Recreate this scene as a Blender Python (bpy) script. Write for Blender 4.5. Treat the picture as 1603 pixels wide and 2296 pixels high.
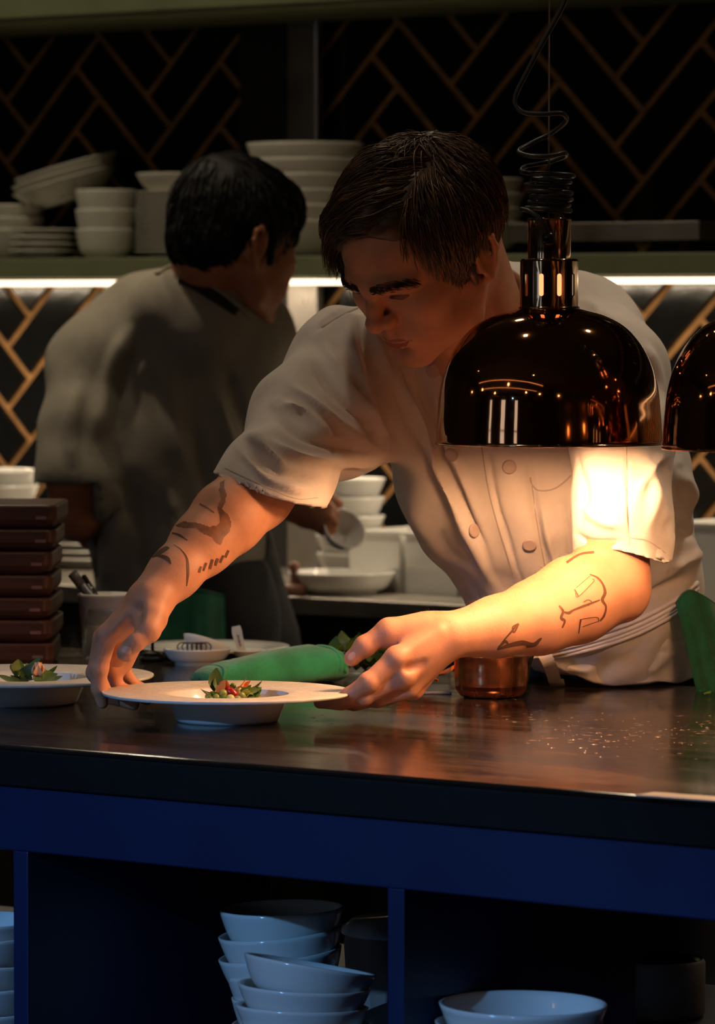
import bpy, bmesh, math, random
import numpy as np
from mathutils import Vector, Matrix
from mathutils.bvhtree import BVHTree
for _o in list(bpy.data.objects): bpy.data.objects.remove(_o, do_unlink=True)
SC = bpy.context.scene
COL = SC.collection
rnd = random.Random(7)
PI = math.pi
# ---------------------------------------------------------------- camera
TH = math.radians(37.8); CT, ST = math.cos(TH), math.sin(TH)
FPX, CX, CY, HOR = 10000.0, 801.5, 1148.0, 690.0
PITCH = math.atan((CY - HOR) / FPX)
CAMP = np.array([.379*CT + 4.73*ST, .379*ST - 4.73*CT, 1.3835])
RT = np.array([CT, ST, 0.]); FH = np.array([-ST, CT, 0.])
FW = FH*math.cos(PITCH) - np.array([0, 0, math.sin(PITCH)])
UPV = FH*math.sin(PITCH) + np.array([0, 0, math.cos(PITCH)])
def ray(px, py):
    return FW + (px - CX)/FPX*RT - (py - CY)/FPX*UPV
def P(px, py, d):
    "point seen at pixel (px, py) at d metres of level distance from the camera"
    r = ray(px, py); return CAMP + r*(d/float(r @ FH))
def Pz(px, py, z):
    r = ray(px, py); return CAMP + r*((z - CAMP[2])/r[2])
def PY(px, py, Y):
    r = ray(px, py); return CAMP + r*((Y - CAMP[1])/r[1])
def proj(v):
    q = np.asarray(v) - CAMP; d = q @ FW
    return CX + FPX*(q @ RT)/d, CY - FPX*(q @ UPV)/d
cam = bpy.data.cameras.new('camera'); camo = bpy.data.objects.new('camera', cam); COL.objects.link(camo)
cam.sensor_fit = 'HORIZONTAL'; cam.sensor_width = 36; cam.lens = 36*FPX/1603
camo.location = CAMP; camo.rotation_euler = (PI/2 - PITCH, 0, TH)
cam.clip_start = .05; cam.clip_end = 60
cam.dof.use_dof = True; cam.dof.focus_distance = 5.03; cam.dof.aperture_fstop = 12.5
SC.camera = camo
# ---------------------------------------------------------------- world, exposure
w = bpy.data.worlds.new('world'); SC.world = w; w.use_nodes = True
w.node_tree.nodes['Background'].inputs[0].default_value = (.35, .45, .7, 1)
w.node_tree.nodes['Background'].inputs[1].default_value = .02
vs = SC.view_settings
vs.view_transform = 'Standard'; vs.look = 'None'; vs.exposure = 0.0; vs.gamma = 1; vs.use_curve_mapping = False
SC.cycles.use_denoising = True
SC.cycles.max_bounces = 9; SC.cycles.diffuse_bounces = 3; SC.cycles.glossy_bounces = 4; SC.cycles.use_adaptive_sampling = True; SC.cycles.adaptive_threshold = .025; SC.cycles.transmission_bounces = 12; SC.cycles.sample_clamp_indirect = 4.0; SC.cycles.sample_clamp_direct = 0.0
SC.cycles.caustics_reflective = True; SC.cycles.blur_glossy = 1.0
def light(name, kind, loc, power, col, target=None, **kw):
    l = bpy.data.lights.new(name, kind); l.energy = power; l.color = col
    for k, v in kw.items(): setattr(l, k, v)
    o = bpy.data.objects.new(name, l); COL.objects.link(o); o.location = loc
    if target is not None:
        o.rotation_euler = (Vector(target) - Vector(loc)).to_track_quat('-Z', 'Y').to_euler()
    return o
BULB_W, STRIP_E, WIN_E = 180.0, 2.6, 1.3
DOWNLIGHTS = [  # x, y of ceiling downlights, power
    (-1.50, 1.30, 4.0), (.75, 1.40, 6.0), (-.05, .12, 2.0), (2.1, .9, 1.0), (-2.6, -1.6, 1.0), (1.2, -2.2, .5)]
SHELF_FILL = [(-3.0, 1.5, 19), (-2.0, 1.5, 19), (-.9, 1.5, 15)]   # wide lamps added over the aisle to brighten the shelf stacks: x, y, W
TRACK = [(-1.5, -3.0, 150), (.2, -3.0, 150), (1.8, -3.0, 115)]   # cool track spots washing the front of the pass: x, y, W
# ---------------------------------------------------------------- materials
def lin(r, g, b):
    f = lambda c: ((c/255)/12.92) if c/255 <= .04045 else (((c/255)+.055)/1.055)**2.4
    return (f(r), f(g), f(b), 1)
MATS = {}
def mat(name, col, rough=.5, metal=0., spec=.5, noise=0., nscale=40., bump=0., bscale=200., emit=None, estr=0., trans=0., coat=0., ior=1.45, sss=0., alpha=1., aniso=None, sheen=0., rnoise=0.):
    m = bpy.data.materials.new(name); m.use_nodes = True; MATS[name] = m
    nt = m.node_tree; b = nt.nodes['Principled BSDF']
    if len(col) == 3: col = tuple(col) + (1,)
    b.inputs['Base Color'].default_value = col
    b.inputs['Roughness'].default_value = rough; b.inputs['Metallic'].default_value = metal
    b.inputs['Specular IOR Level'].default_value = spec; b.inputs['IOR'].default_value = ior
    b.inputs['Transmission Weight'].default_value = trans; b.inputs['Coat Weight'].default_value = coat
    b.inputs['Alpha'].default_value = alpha
    if sheen: b.inputs['Sheen Weight'].default_value = sheen
    if sss:
        b.inputs['Subsurface Weight'].default_value = sss; b.inputs['Subsurface Radius'].default_value = (.012, .004, .002); b.inputs['Subsurface Scale'].default_value = 1.0
    if emit: b.inputs['Emission Color'].default_value = tuple(emit) + (1,); b.inputs['Emission Strength'].default_value = estr
    tc = nt.nodes.new('ShaderNodeTexCoord')
    def vec(scale):
        mp = nt.nodes.new('ShaderNodeMapping'); mp.inputs['Scale'].default_value = scale if isinstance(scale, tuple) else (scale,)*3
        nt.links.new(tc.outputs['Object'], mp.inputs['Vector']); return mp.outputs['Vector']
    if noise:
        n = nt.nodes.new('ShaderNodeTexNoise'); n.inputs['Scale'].default_value = 1; n.inputs['Detail'].default_value = 5
        nt.links.new(vec(nscale), n.inputs['Vector'])
        mx = nt.nodes.new('ShaderNodeMix'); mx.data_type = 'RGBA'; mx.blend_type = 'MULTIPLY'
        rp = nt.nodes.new('ShaderNodeMapRange'); rp.inputs['From Min'].default_value = .3; rp.inputs['From Max'].default_value = .7
        rp.inputs['To Min'].default_value = 1 - noise; rp.inputs['To Max'].default_value = 1 + noise*.4
        nt.links.new(n.outputs['Fac'], rp.inputs['Value'])
        mx.inputs[0].default_value = 1; mx.inputs[6].default_value = col
        nt.links.new(rp.outputs['Result'], mx.inputs[7]); nt.links.new(mx.outputs[2], b.inputs['Base Color'])
    if rnoise:
        n = nt.nodes.new('ShaderNodeTexNoise'); n.inputs['Scale'].default_value = 1; n.inputs['Detail'].default_value = 6
        nt.links.new(vec(nscale), n.inputs['Vector'])
        rp = nt.nodes.new('ShaderNodeMapRange'); rp.inputs['From Min'].default_value = .3; rp.inputs['From Max'].default_value = .7
        rp.inputs['To Min'].default_value = max(0, rough - rnoise); rp.inputs['To Max'].default_value = rough + rnoise
        nt.links.new(n.outputs['Fac'], rp.inputs['Value']); nt.links.new(rp.outputs['Result'], b.inputs['Roughness'])
    if bump:
        n = nt.nodes.new('ShaderNodeTexNoise'); n.inputs['Scale'].default_value = 1; n.inputs['Detail'].default_value = 4
        nt.links.new(vec(bscale), n.inputs['Vector'])
        bp = nt.nodes.new('ShaderNodeBump'); bp.inputs['Strength'].default_value = bump; bp.inputs['Distance'].default_value = .002
        nt.links.new(n.outputs['Fac'], bp.inputs['Height']); nt.links.new(bp.outputs['Normal'], b.inputs['Normal'])
    return m
mat('tile', (.006, .0065, .007), .12, noise=.5, nscale=6, bump=.25, bscale=18)
mat('grout', lin(168, 122, 74), .85, noise=.35, nscale=30)
mat('shelf_green', lin(118, 122, 90), .5, noise=.2, nscale=9)
mat('dark_panel', (.010, .010, .010), .5, noise=.3, nscale=5)
mat('steel', (.32, .29, .26), .35, metal=.9, noise=.15, nscale=12, rnoise=.1)
mat('floor', (.03, .028, .026), .5, noise=.4, nscale=5)
mat('ceiling', (.10, .085, .07), .8, noise=.2, nscale=3)
mat('wall_room', (.11, .085, .065), .7, noise=.3, nscale=2)
mat('counter', (.026, .0175, .0135), .14, noise=.5, nscale=(4, 30, 30), bump=.10, bscale=(9, 60, 40), rnoise=.06, ior=1.6)
mat('counter_edge', (.004, .0038, .0038), .6, spec=.25, noise=.4, nscale=20, bump=.2, bscale=60)
mat('blue_paint', (.0015, .013, .072), .45, noise=.25, nscale=6)
mat('porcelain', (.78, .76, .72), .12, noise=.04, nscale=15)
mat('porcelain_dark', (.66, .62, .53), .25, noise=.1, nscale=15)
mat('stoneware', (.34, .26, .22), .6, noise=.3, nscale=20)
mat('plate_rim', (.74, .69, .61), .42, noise=.12, nscale=55, bump=.9, bscale=(160, 160, 160))
mat('copper_lamp', (.72, .34, .16), .06, metal=1., noise=.25, nscale=7, rnoise=.035)
mat('copper_neck', (.55, .36, .22), .11, metal=1., noise=.2, nscale=10)
mat('lamp_inside', (.75, .55, .42), .35, metal=.6)
mat('bulb', (1, .6, .35), .4, emit=(1., .53, .25), estr=BULB_W)
mat('slot_glow', (1, .6, .35), .4, emit=(1., .36, .14), estr=1.6)
mat('cord', (.03, .03, .03), .35)
mat('wire', (.5, .48, .46), .3, metal=1.)
mat('strip', (1, .9, .75), .4, emit=(1., .80, .55), estr=STRIP_E)
mat('copper_pot', (.85, .31, .13), .25, metal=.97, noise=.35, nscale=(60, 60, 6), rnoise=.1)
mat('iron', (.03, .028, .026), .35, metal=.8)
mat('wood_board', (.075, .024, .011), .38, noise=.7, nscale=(6, 60, 60), rnoise=.1)
mat('wood_inlay', (.22, .10, .07), .4)
mat('frosted', (.34, .34, .40), .35, noise=.1)
mat('white_plastic', (.72, .69, .63), .35)
mat('paper_grey', (.35, .33, .30), .6)
mat('black_plastic', (.012, .012, .014), .25)
mat('grey_plastic', (.10, .10, .11), .4)
mat('towel', lin(44, 150, 106), .9, noise=.35, nscale=25, bump=.6, bscale=420, sheen=.3)
mat('towel_dark', lin(14, 96, 66), .9, noise=.35, nscale=25, bump=.6, bscale=420, sheen=.2)
mat('leaf', lin(92, 118, 40), .45, noise=.5, nscale=70)
mat('leaf_dark', lin(52, 78, 28), .45, noise=.5, nscale=70)
mat('pea', lin(138, 140, 62), .35, noise=.3, nscale=60)
mat('pale', lin(196, 190, 120), .35, noise=.3, nscale=60)
mat('petal_orange', lin(250, 150, 70), .5, noise=.3, nscale=90)
mat('petal_pink', lin(240, 185, 150), .5, noise=.3, nscale=90)
mat('tomato', lin(150, 28, 18), .25, noise=.2, nscale=50)
mat('carrot', lin(232, 112, 30), .4, noise=.4, nscale=40)
mat('water', (.10, .085, .075), .05, spec=.8)
mat('print', (.03, .025, .02), .6)
mat('print_brown', lin(110, 70, 52), .6)
mat('gold', (.9, .62, .3), .15, metal=1.)
mat('window_glow', (.6, .7, .9), .5, emit=(.62, .78, 1.), estr=WIN_E)
mat('lamp_lens', (1, .9, .7), .5, emit=(1., .82, .58), estr=14)
mat('warm_lens', (1, .8, .6), .5, emit=(1., .52, .22), estr=2.5)
mat('warm_bulb', (1, .8, .6), .5, emit=(1., .62, .30), estr=40)
mat('amber_glow', (1, .6, .3), .5, emit=(1., .42, .12), estr=5)
def thin_glass(name, tint, refl=1.0):
    m = bpy.data.materials.new(name); m.use_nodes = True; MATS[name] = m; nt = m.node_tree; nt.nodes.clear()
    out = nt.nodes.new('ShaderNodeOutputMaterial'); mx = nt.nodes.new('ShaderNodeMixShader'); tr = nt.nodes.new('ShaderNodeBsdfTransparent'); gl = nt.nodes.new('ShaderNodeBsdfGlossy'); fr = nt.nodes.new('ShaderNodeLayerWeight'); pw_ = nt.nodes.new('ShaderNodeMath'); ns = nt.nodes.new('ShaderNodeTexNoise'); mr = nt.nodes.new('ShaderNodeMath')
    tr.inputs[0].default_value = tint; gl.inputs['Roughness'].default_value = .03; fr.inputs[0].default_value = .5; pw_.operation = 'POWER'; pw_.inputs[1].default_value = 3.0; ns.inputs['Scale'].default_value = 30
    mr.operation = 'MULTIPLY_ADD'; mr.inputs[1].default_value = .6*refl; mr.inputs[2].default_value = .035*refl; nt.links.new(fr.outputs['Facing'], pw_.inputs[0])
    nt.links.new(pw_.outputs[0], mr.inputs[0]); nt.links.new(mr.outputs[0], mx.inputs[0]); nt.links.new(tr.outputs[0], mx.inputs[1]); nt.links.new(gl.outputs[0], mx.inputs[2]); nt.links.new(mx.outputs[0], out.inputs[0])
    return m
thin_glass('glass', (.93, .95, .94, 1)); thin_glass('clear_plastic', (.84, .87, .86, 1))
# ---------------------------------------------------------------- object helpers
def tag(o, label, cat, group=None, kind=None):
    if label: o['label'] = label
    if cat: o['category'] = cat
    if group: o['group'] = group
    if kind: o['kind'] = kind
    return o
def thing(name, label, cat, loc=(0, 0, 0), rz=0, group=None):
    o = bpy.data.objects.new(name, None); COL.objects.link(o); o.empty_display_size = .05
    o.location = Vector([float(c) for c in loc]); o.rotation_euler = (0, 0, rz)
    return tag(o, label, cat, group)
def link(name, me, m, parent=None, smooth=True, loc=None):
    o = bpy.data.objects.new(name, me); COL.objects.link(o)
    if m is not None and not me.materials: me.materials.append(MATS[m] if isinstance(m, str) else m)
    if smooth and len(me.polygons): me.polygons.foreach_set('use_smooth', [True]*len(me.polygons))
    if parent is not None: o.parent = parent
    if loc is not None: o.location = Vector([float(c) for c in loc])
    return o
def world_child(o, parent):
    "keep a mesh written in world coordinates in place under its parent"
    o.parent = parent; o.matrix_parent_inverse = Matrix.Translation(-Vector(parent.location)); return o
def mesh_np(name, V, F):
    me = bpy.data.meshes.new(name); V = np.asarray(V, np.float32)
    if isinstance(F, np.ndarray) and F.ndim == 2:
        n, k = F.shape
        me.vertices.add(len(V)); me.vertices.foreach_set('co', V.ravel())
        me.loops.add(n*k); me.loops.foreach_set('vertex_index', F.astype(np.int32).ravel())
        me.polygons.add(n); me.polygons.foreach_set('loop_start', np.arange(0, n*k, k, dtype=np.int32))
        me.update(calc_edges=True)
    else:
        me.from_pydata([tuple(map(float, v)) for v in V], [], [tuple(map(int, f)) for f in F]); me.update()
    return me
def box_mesh(name, x0, x1, y0, y1, z0, z1, bev=0., segs=2):
    bm = bmesh.new(); bmesh.ops.create_cube(bm, size=1)
    for v in bm.verts:
        v.co = Vector((x0 + (v.co.x + .5)*(x1 - x0), y0 + (v.co.y + .5)*(y1 - y0), z0 + (v.co.z + .5)*(z1 - z0)))
    if bev: bmesh.ops.bevel(bm, geom=bm.edges[:], offset=bev, segments=segs, affect='EDGES', profile=.5)
    me = bpy.data.meshes.new(name); bm.to_mesh(me); bm.free(); return me
def box(name, x0, x1, y0, y1, z0, z1, m, parent=None, bev=0., segs=2, smooth=False):
    return link(name, box_mesh(name, x0, x1, y0, y1, z0, z1, bev, segs), m, parent, smooth)
def struct(o): o['kind'] = 'structure'; return o
def lathe_mesh(name, prof, n=64, wob=None, close=False):
    "prof: (r, z) list; poles where r == 0"
    V, F, rings = [], [], []
    for r, z in prof:
        if r <= 1e-6: V.append((0, 0, z)); rings.append([len(V) - 1])
        else:
            rings.append(list(range(len(V), len(V) + n)))
            for i in range(n):
                a = 2*PI*i/n; k = 1 + (wob(a, z) if wob else 0)
                V.append((r*k*math.cos(a), r*k*math.sin(a), z))
    prs = list(zip(rings[:-1], rings[1:]))
    if close: prs.append((rings[-1], rings[0]))
    for A, B in prs:
        if len(A) == 1 and len(B) == 1: continue
        for i in range(n):
            j = (i + 1) % n
            if len(A) == 1: F.append((A[0], B[j], B[i]))
            elif len(B) == 1: F.append((A[i], A[j], B[0]))
            else: F.append((A[i], A[j], B[j], B[i]))
    me = bpy.data.meshes.new(name); me.from_pydata(V, [], F); me.update()
    bm = bmesh.new(); bm.from_mesh(me); bmesh.ops.recalc_face_normals(bm, faces=bm.faces[:]); bm.to_mesh(me); bm.free()
    return me
def lathe(name, prof, m, parent=None, n=64, loc=None, **k): return link(name, lathe_mesh(name, prof, n, **k), m, parent, True, loc)
def catmull(pts, per=8):
    p = [np.asarray(q, float) for q in pts]; p = [2*p[0] - p[1]] + p + [2*p[-1] - p[-2]]; out = []
    for i in range(1, len(p) - 2):
        for k in range(per):
            t = k/per
            out.append(.5*((2*p[i]) + (p[i+1] - p[i-1])*t + (2*p[i-1] - 5*p[i] + 4*p[i+1] - p[i+2])*t*t + (3*p[i] - p[i-1] - 3*p[i+1] + p[i+2])*t**3))
    out.append(p[-2]); return np.array(out)
def tube_geo(pts, rad, n=8, flat=1.0, ref=None):
    pts = np.asarray(pts, float); N = len(pts); rad = np.broadcast_to(np.asarray(rad, float), (N,))
    t = np.gradient(pts, axis=0); t /= np.linalg.norm(t, axis=1)[:, None] + 1e-12
    u = np.array(ref if ref is not None else ((0, 0, 1) if abs(t[0][2]) < .9 else (1, 0, 0)), float)
    V = []
    for i in range(N):
        u = u - t[i]*(u @ t[i]); u /= np.linalg.norm(u) + 1e-12; v = np.cross(t[i], u)
        for k in range(n):
            a = 2*PI*k/n; V.append(pts[i] + rad[i]*(math.cos(a)*u*flat + math.sin(a)*v))
    F = [(i*n + k, i*n + (k+1) % n, (i+1)*n + (k+1) % n, (i+1)*n + k) for i in range(N-1) for k in range(n)]
    F += [tuple(range(n-1, -1, -1)), tuple(range((N-1)*n, N*n))]
    return V, F
def tube(name, pts, rad, m, parent=None, n=8, flat=1.0, ref=None):
    V, F = tube_geo(pts, rad, n, flat, ref)
    return link(name, mesh_np(name, V, F), m, parent)
def merge_geo(parts):
    V, F = [], []
    for v, f in parts:
        o = len(V); V.extend(v); F.extend([tuple(i + o for i in q) for q in f])
    return V, F
def copy_thing(root, loc=None, rz=None, label=None):
    r = root.copy(); COL.objects.link(r)
    if loc is not None: r.location = Vector([float(c) for c in loc])
    if rz is not None: r.rotation_euler = (0, 0, rz)
    if label: r['label'] = label
    for ch in list(root.children):
        c = ch.copy(); COL.objects.link(c); c.parent = r
        for g in list(ch.children):
            d = g.copy(); COL.objects.link(d); d.parent = c
    return r
def rotm(rx, ry, rz): return np.array(Matrix.Rotation(rz, 3, 'Z') @ Matrix.Rotation(ry, 3, 'Y') @ Matrix.Rotation(rx, 3, 'X'))
# ================================================================ the room
ZC = .92                       # counter top
YB, YW = 2.08, 2.73            # front of the back counter, back wall
X0, X1, Y0, ZCEIL = -5.2, 5.4, -6.2, 3.1
struct(box('floor', X0, X1, Y0, YW + .1, -.1, 0, 'floor'))
struct(box('ceiling', X0, X1, Y0, YW + .1, ZCEIL, ZCEIL + .1, 'ceiling'))
struct(box('wall_left', X0 - .1, X0, Y0, YW + .1, 0, ZCEIL, 'wall_room'))
struct(box('wall_right', X1, X1 + .1, Y0, YW + .1, 0, ZCEIL, 'wall_room'))
# guest side wall with three tall windows onto a dusky street
WN = [(-3.3, -2.85), (-1.5, -.85), (.3, .75)]; WZ = (.5, 2.5)
def front_wall():
    bm = []
    xs = [X0] + [v for a in WN for v in a] + [X1]
    def bx(x0, x1, z0, z1):
        v = [(x, y, z) for x in (x0, x1) for y in (Y0 - .1, Y0) for z in (z0, z1)]
        f = [(0, 1, 3, 2), (4, 6, 7, 5), (0, 4, 5, 1), (2, 3, 7, 6), (0, 2, 6, 4), (1, 5, 7, 3)]; bm.append((v, f))
    for i in range(0, len(xs), 2): bx(xs[i], xs[i+1], 0, ZCEIL)
    for a, b in WN: bx(a, b, 0, WZ[0]); bx(a, b, WZ[1], ZCEIL)
    V, F = merge_geo(bm); return link('wall_front', mesh_np('wall_front', V, F), 'wall_room', None, False)
struct(front_wall())
for i, (a, b) in enumerate(WN):
    wroot = struct(box('window_%d' % (i+1), a, b, Y0 - .07, Y0 - .06, WZ[0], WZ[1], 'window_glow'))
    for (p, q, r, s) in ((a, a + .05, WZ[0], WZ[1]), (b - .05, b, WZ[0], WZ[1]), (a, b, WZ[0], WZ[0] + .05), (a, b, WZ[1] - .05, WZ[1]), (a, b, 1.68, 1.72)):
        box('window_frame', p, q, Y0 - .06, Y0 - .01, r, s, 'dark_panel', wroot)
# back wall: golden joints, proud black tiles laid in a herringbone
wall_back = struct(box('wall_back', X0, X1, YW, YW + .1, 0, ZCEIL, 'grout'))
TW = .0815; TR = 3
PIL = (PY(560, 400, YW)[0], PY(722, 400, YW)[0])   # plain steel-edged pier between the tiled fields
def tile_field():
    me_cache = {}
    def tm(kind, wob):
        key = (kind, wob)
        if key not in me_cache:
            g = .0110; L, W = TW*TR - g, TW - g
            bm = bmesh.new(); bmesh.ops.create_cube(bm, size=1)
            for v in bm.verts:
                v.co = Vector((v.co.x*L, v.co.y*.012, v.co.z*W))
                if v.co.y < 0: v.co.x -= math.copysign(.003, v.co.x); v.co.z -= math.copysign(.003, v.co.z)
            bmesh.ops.rotate(bm, verts=bm.verts[:], cent=(0, 0, 0), matrix=Matrix.Rotation(-PI/4 if kind == 0 else PI/4, 3, 'Y'))
            me = bpy.data.meshes.new('tile'); bm.to_mesh(me); bm.free(); me.materials.append(MATS['tile']); me_cache[key] = me
        return me_cache[key]
    cand = []
    for i in range(-90, 90):
        for j in range(-90, 90):
            n = (i - j) % (2*TR)
            if n == 0: cx, cy, kind = i + TR/2, j + .5, 0
            elif n == 2*TR - 1: cx, cy, kind = i + .5, j + TR/2, 1
            else: continue
            u, v = cx*TW, cy*TW
            x, z = (u - v)*.70711 - 1.72, (u + v)*.70711 + 1.02
            if x < X0 + .2 or x > X1 - .2 or z < .80 or z > ZCEIL - .15: continue
            if PIL[0] + .09 < x < PIL[1] - .09: continue
            cand.append((x, z, kind))
    vis, rest = [], []
    for x, z, k in cand:
        px, py = proj((x, YW, z))
        (vis if -150 < px < 1750 and -150 < py < 1420 else rest).append((x, z, k))
    vis.sort(key=lambda t: abs(proj((t[0], YW, t[1]))[0] - 800)); rest += vis[298:]; vis = vis[:298]
    for x, z, k in vis:
        o = bpy.data.objects.new('tile', tm(k, 0)); COL.objects.link(o); o.parent = wall_back
        o.location = (x, YW - .002 - rnd.random()*.0015, z); o.rotation_euler = (rnd.uniform(-.006, .006), 0, rnd.uniform(-.006, .006))
    g = []
    for x, z, k in rest:
        me = tm(k, 0); g.append(([(v.co.x + x, v.co.y + YW - .003, v.co.z + z) for v in me.vertices], [tuple(p.vertices) for p in me.polygons]))
    V, F = merge_geo(g); o = link('tile_field', mesh_np('tile_field', V, F), 'tile', wall_back, False); o['kind'] = 'stuff'
tile_field()
pier = struct(box('trim_1', PIL[0], PIL[1], YW - .03, YW, ZC - .05, ZCEIL, 'dark_panel', None, .002))
xe = PY(650, 700, YW - .04)[0], PY(718, 700, YW - .04)[0]
box('steel_edge', xe[0], xe[1], YW - .05, YW - .03, ZC, ZCEIL, 'steel', pier, .004)
# shelves on the back wall
YS = 2.40
def shelf_z(py, px=200): return PY(px, py, YS)[2]
zs1, zs0 = shelf_z(578), shelf_z(624)
sh = thing('wall_shelf', 'long olive green shelf with a glowing light strip under its front edge', 'shelf', (-1.9, YS, zs0))
def part(name, x0, x1, y0, y1, z0, z1, m, root, bev=0.):
    o = box(name, x0, x1, y0, y1, z0, z1, m, None, bev); return world_child(o, root)
part('board', X0 + .02, 1.9, YS, YW - .02, zs0, zs1, 'shelf_green', sh, .003)
zst = shelf_z(635)
part('strip_channel', X0 + .02, 1.9, YS + .006, YS + .022, zst + .0075, zs0, 'steel', sh)
part('light_strip', X0 + .02, 1.9, YS + .004, YS + .020, zst - .0046, zst + .0050, 'strip', sh, .002)
sl = light('light_strip_glow', 'AREA', (-1.65, YS + .034, zst - .006), 30, (1., .80, .55), (-1.65, YS + .10, 0), shape='RECTANGLE', size=7.0, size_y=.012)
sl.rotation_euler = (.15, 0, 0)
for xb in (-4.2, -2.9, 1.5): part('bracket', xb, xb + .012, YS + .05, YW - .02, zs0 - .08, zs0, 'iron', sh)
zu = PY(0, 53, YS)[2]
us = thing('upper_shelf', 'topmost olive green wall shelf cropped by the upper edge of the picture', 'shelf', (-1.9, YS, zu))
part('board', X0 + .02, 1.9, YS, YW - .02, zu, zu + .05, 'shelf_green', us, .003)
part('lip', X0 + .02, 1.9, YS - .006, YS, zu + .008, zu + .052, 'shelf_green', us, .002)
for xb in (-4.2, -2.9, 1.5): part('bracket', xb, xb + .012, YS + .05, YW - .02, zu - .08, zu, 'iron', us)
# back counter
bc = thing('back_counter', 'steel topped back counter along the tiled wall, crowded with white crockery', 'counter', (-1.6, YB, 0))
part('worktop', X0 + .02, 2.6, YB, YW - .015, ZC - .03, ZC, 'steel', bc, .003)
x = X0 + .02
while x < 2.5:
    x2 = min(x + .6, 2.6)
    part('cabinet_door', x + .004, x2 - .004, YB + .02, YB + .045, .12, ZC - .035, 'dark_panel', bc, .003); x = x2
part('carcass', X0 + .02, 2.6, YB + .045, YW - .015, .1, ZC - .03, 'dark_panel', bc)
part('plinth', X0 + .02, 2.6, YB + .09, YW - .015, 0, .1, 'dark_panel', bc)
# ================================================================ the pass counter
CD = 1.055
pc = thing('pass_counter', 'long pass counter with polished dark top over open blue shelving', 'counter', (0, .5, 0))
XA, XB = -2.2, 2.0
z_sl = PY(500, 1806, 0.0)[2]      # under side of the dark slab
z_fa = PY(500, 1957, 0.0)[2]      # under side of the blue fascia
part('worktop', XA, XB, .0, CD, ZC - .006, ZC, 'counter', pc, .0025)
part('slab_edge', XA, XB, .001, CD - .001, z_sl, ZC - .006, 'counter_edge', pc, .002)
part('fascia', XA, XB, .008, .03, z_fa, z_sl, 'blue_paint', pc, .0015)
part('fascia', XA, XB, CD - .03, CD - .008, z_fa, z_sl, 'blue_paint', pc, .0015)
DEP = .42
xd = [PY(30, 2200, .01)[0], PY(868, 2200, .01)[0]]; stp = xd[1] - xd[0]; tdw = PY(906, 2200, .01)[0] - xd[1]
for k in range(-1, 4):
    xx = xd[0] + k*stp
    if xx < XA or xx > XB - .05: continue
    part('divider', xx, xx + tdw, .01, DEP, .08, z_fa, 'blue_paint', pc, .0015)
    part('rear_post', xx, xx + tdw, CD - .06, CD - .015, .0, z_fa, 'blue_paint', pc, .0015)
ZSH = .562
part('shelf_board', XA + .02, XB - .02, .012, CD - .04, ZSH - .03, ZSH, 'blue_paint', pc, .0015)
part('bottom_board', XA + .02, XB - .02, .012, CD - .04, .08, .11, 'blue_paint', pc, .0015)
part('plinth', XA + .02, XB - .02, .05, CD - .08, 0, .08, 'dark_panel', pc)
# ================================================================ heat lamps
LD = 4.95; LS = 1/(FPX/LD)      # metres per pixel at the lamp
lbase = P(1230.5, 993, LD)
def hy(py): return P(1230.5, py, LD)[2] - lbase[2]
def stadium_shell(name, R, z0, z1, nslot, zs0_, zs1_, hw):
    "cylinder wall pierced by round-ended vertical slots"
    V, F = [], []; m = 32; ca = 2*PI/nslot; zc = (zs0_ + zs1_)/2; hh = (zs1_ - zs0_)/2 - hw
    for s in range(nslot):
        a0 = s*ca + .5*ca
        inner, outer = [], []
        for k in range(m):
            t = 2*PI*k/m; dx, dz = math.cos(t), math.sin(t)
            inner.append((hw*dx/R, zc + (hh if dz > 1e-6 else (-hh if dz < -1e-6 else 0))*1 + hw*dz))
            q = 1/max(abs(dx), abs(dz)); bx, bz = dx*q, dz*q
            outer.append((bx*ca/2, ((z1 + z0)/2) + bz*(z1 - z0)/2))
        o = len(V)
        for lst in (inner, [((i[0]*.5 + j[0]*.5), (i[1]*.5 + j[1]*.5)) for i, j in zip(inner, outer)], outer):
            for a, z in lst: V.append((R*math.sin(a0 + a), -R*math.cos(a0 + a), z))
        for L in (0, 1):
            for k in range(m):
                k2 = (k + 1) % m; F.append((o + L*m + k, o + L*m + k2, o + (L+1)*m + k2, o + (L+1)*m + k))
    return mesh_np(name, V, F)
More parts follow.
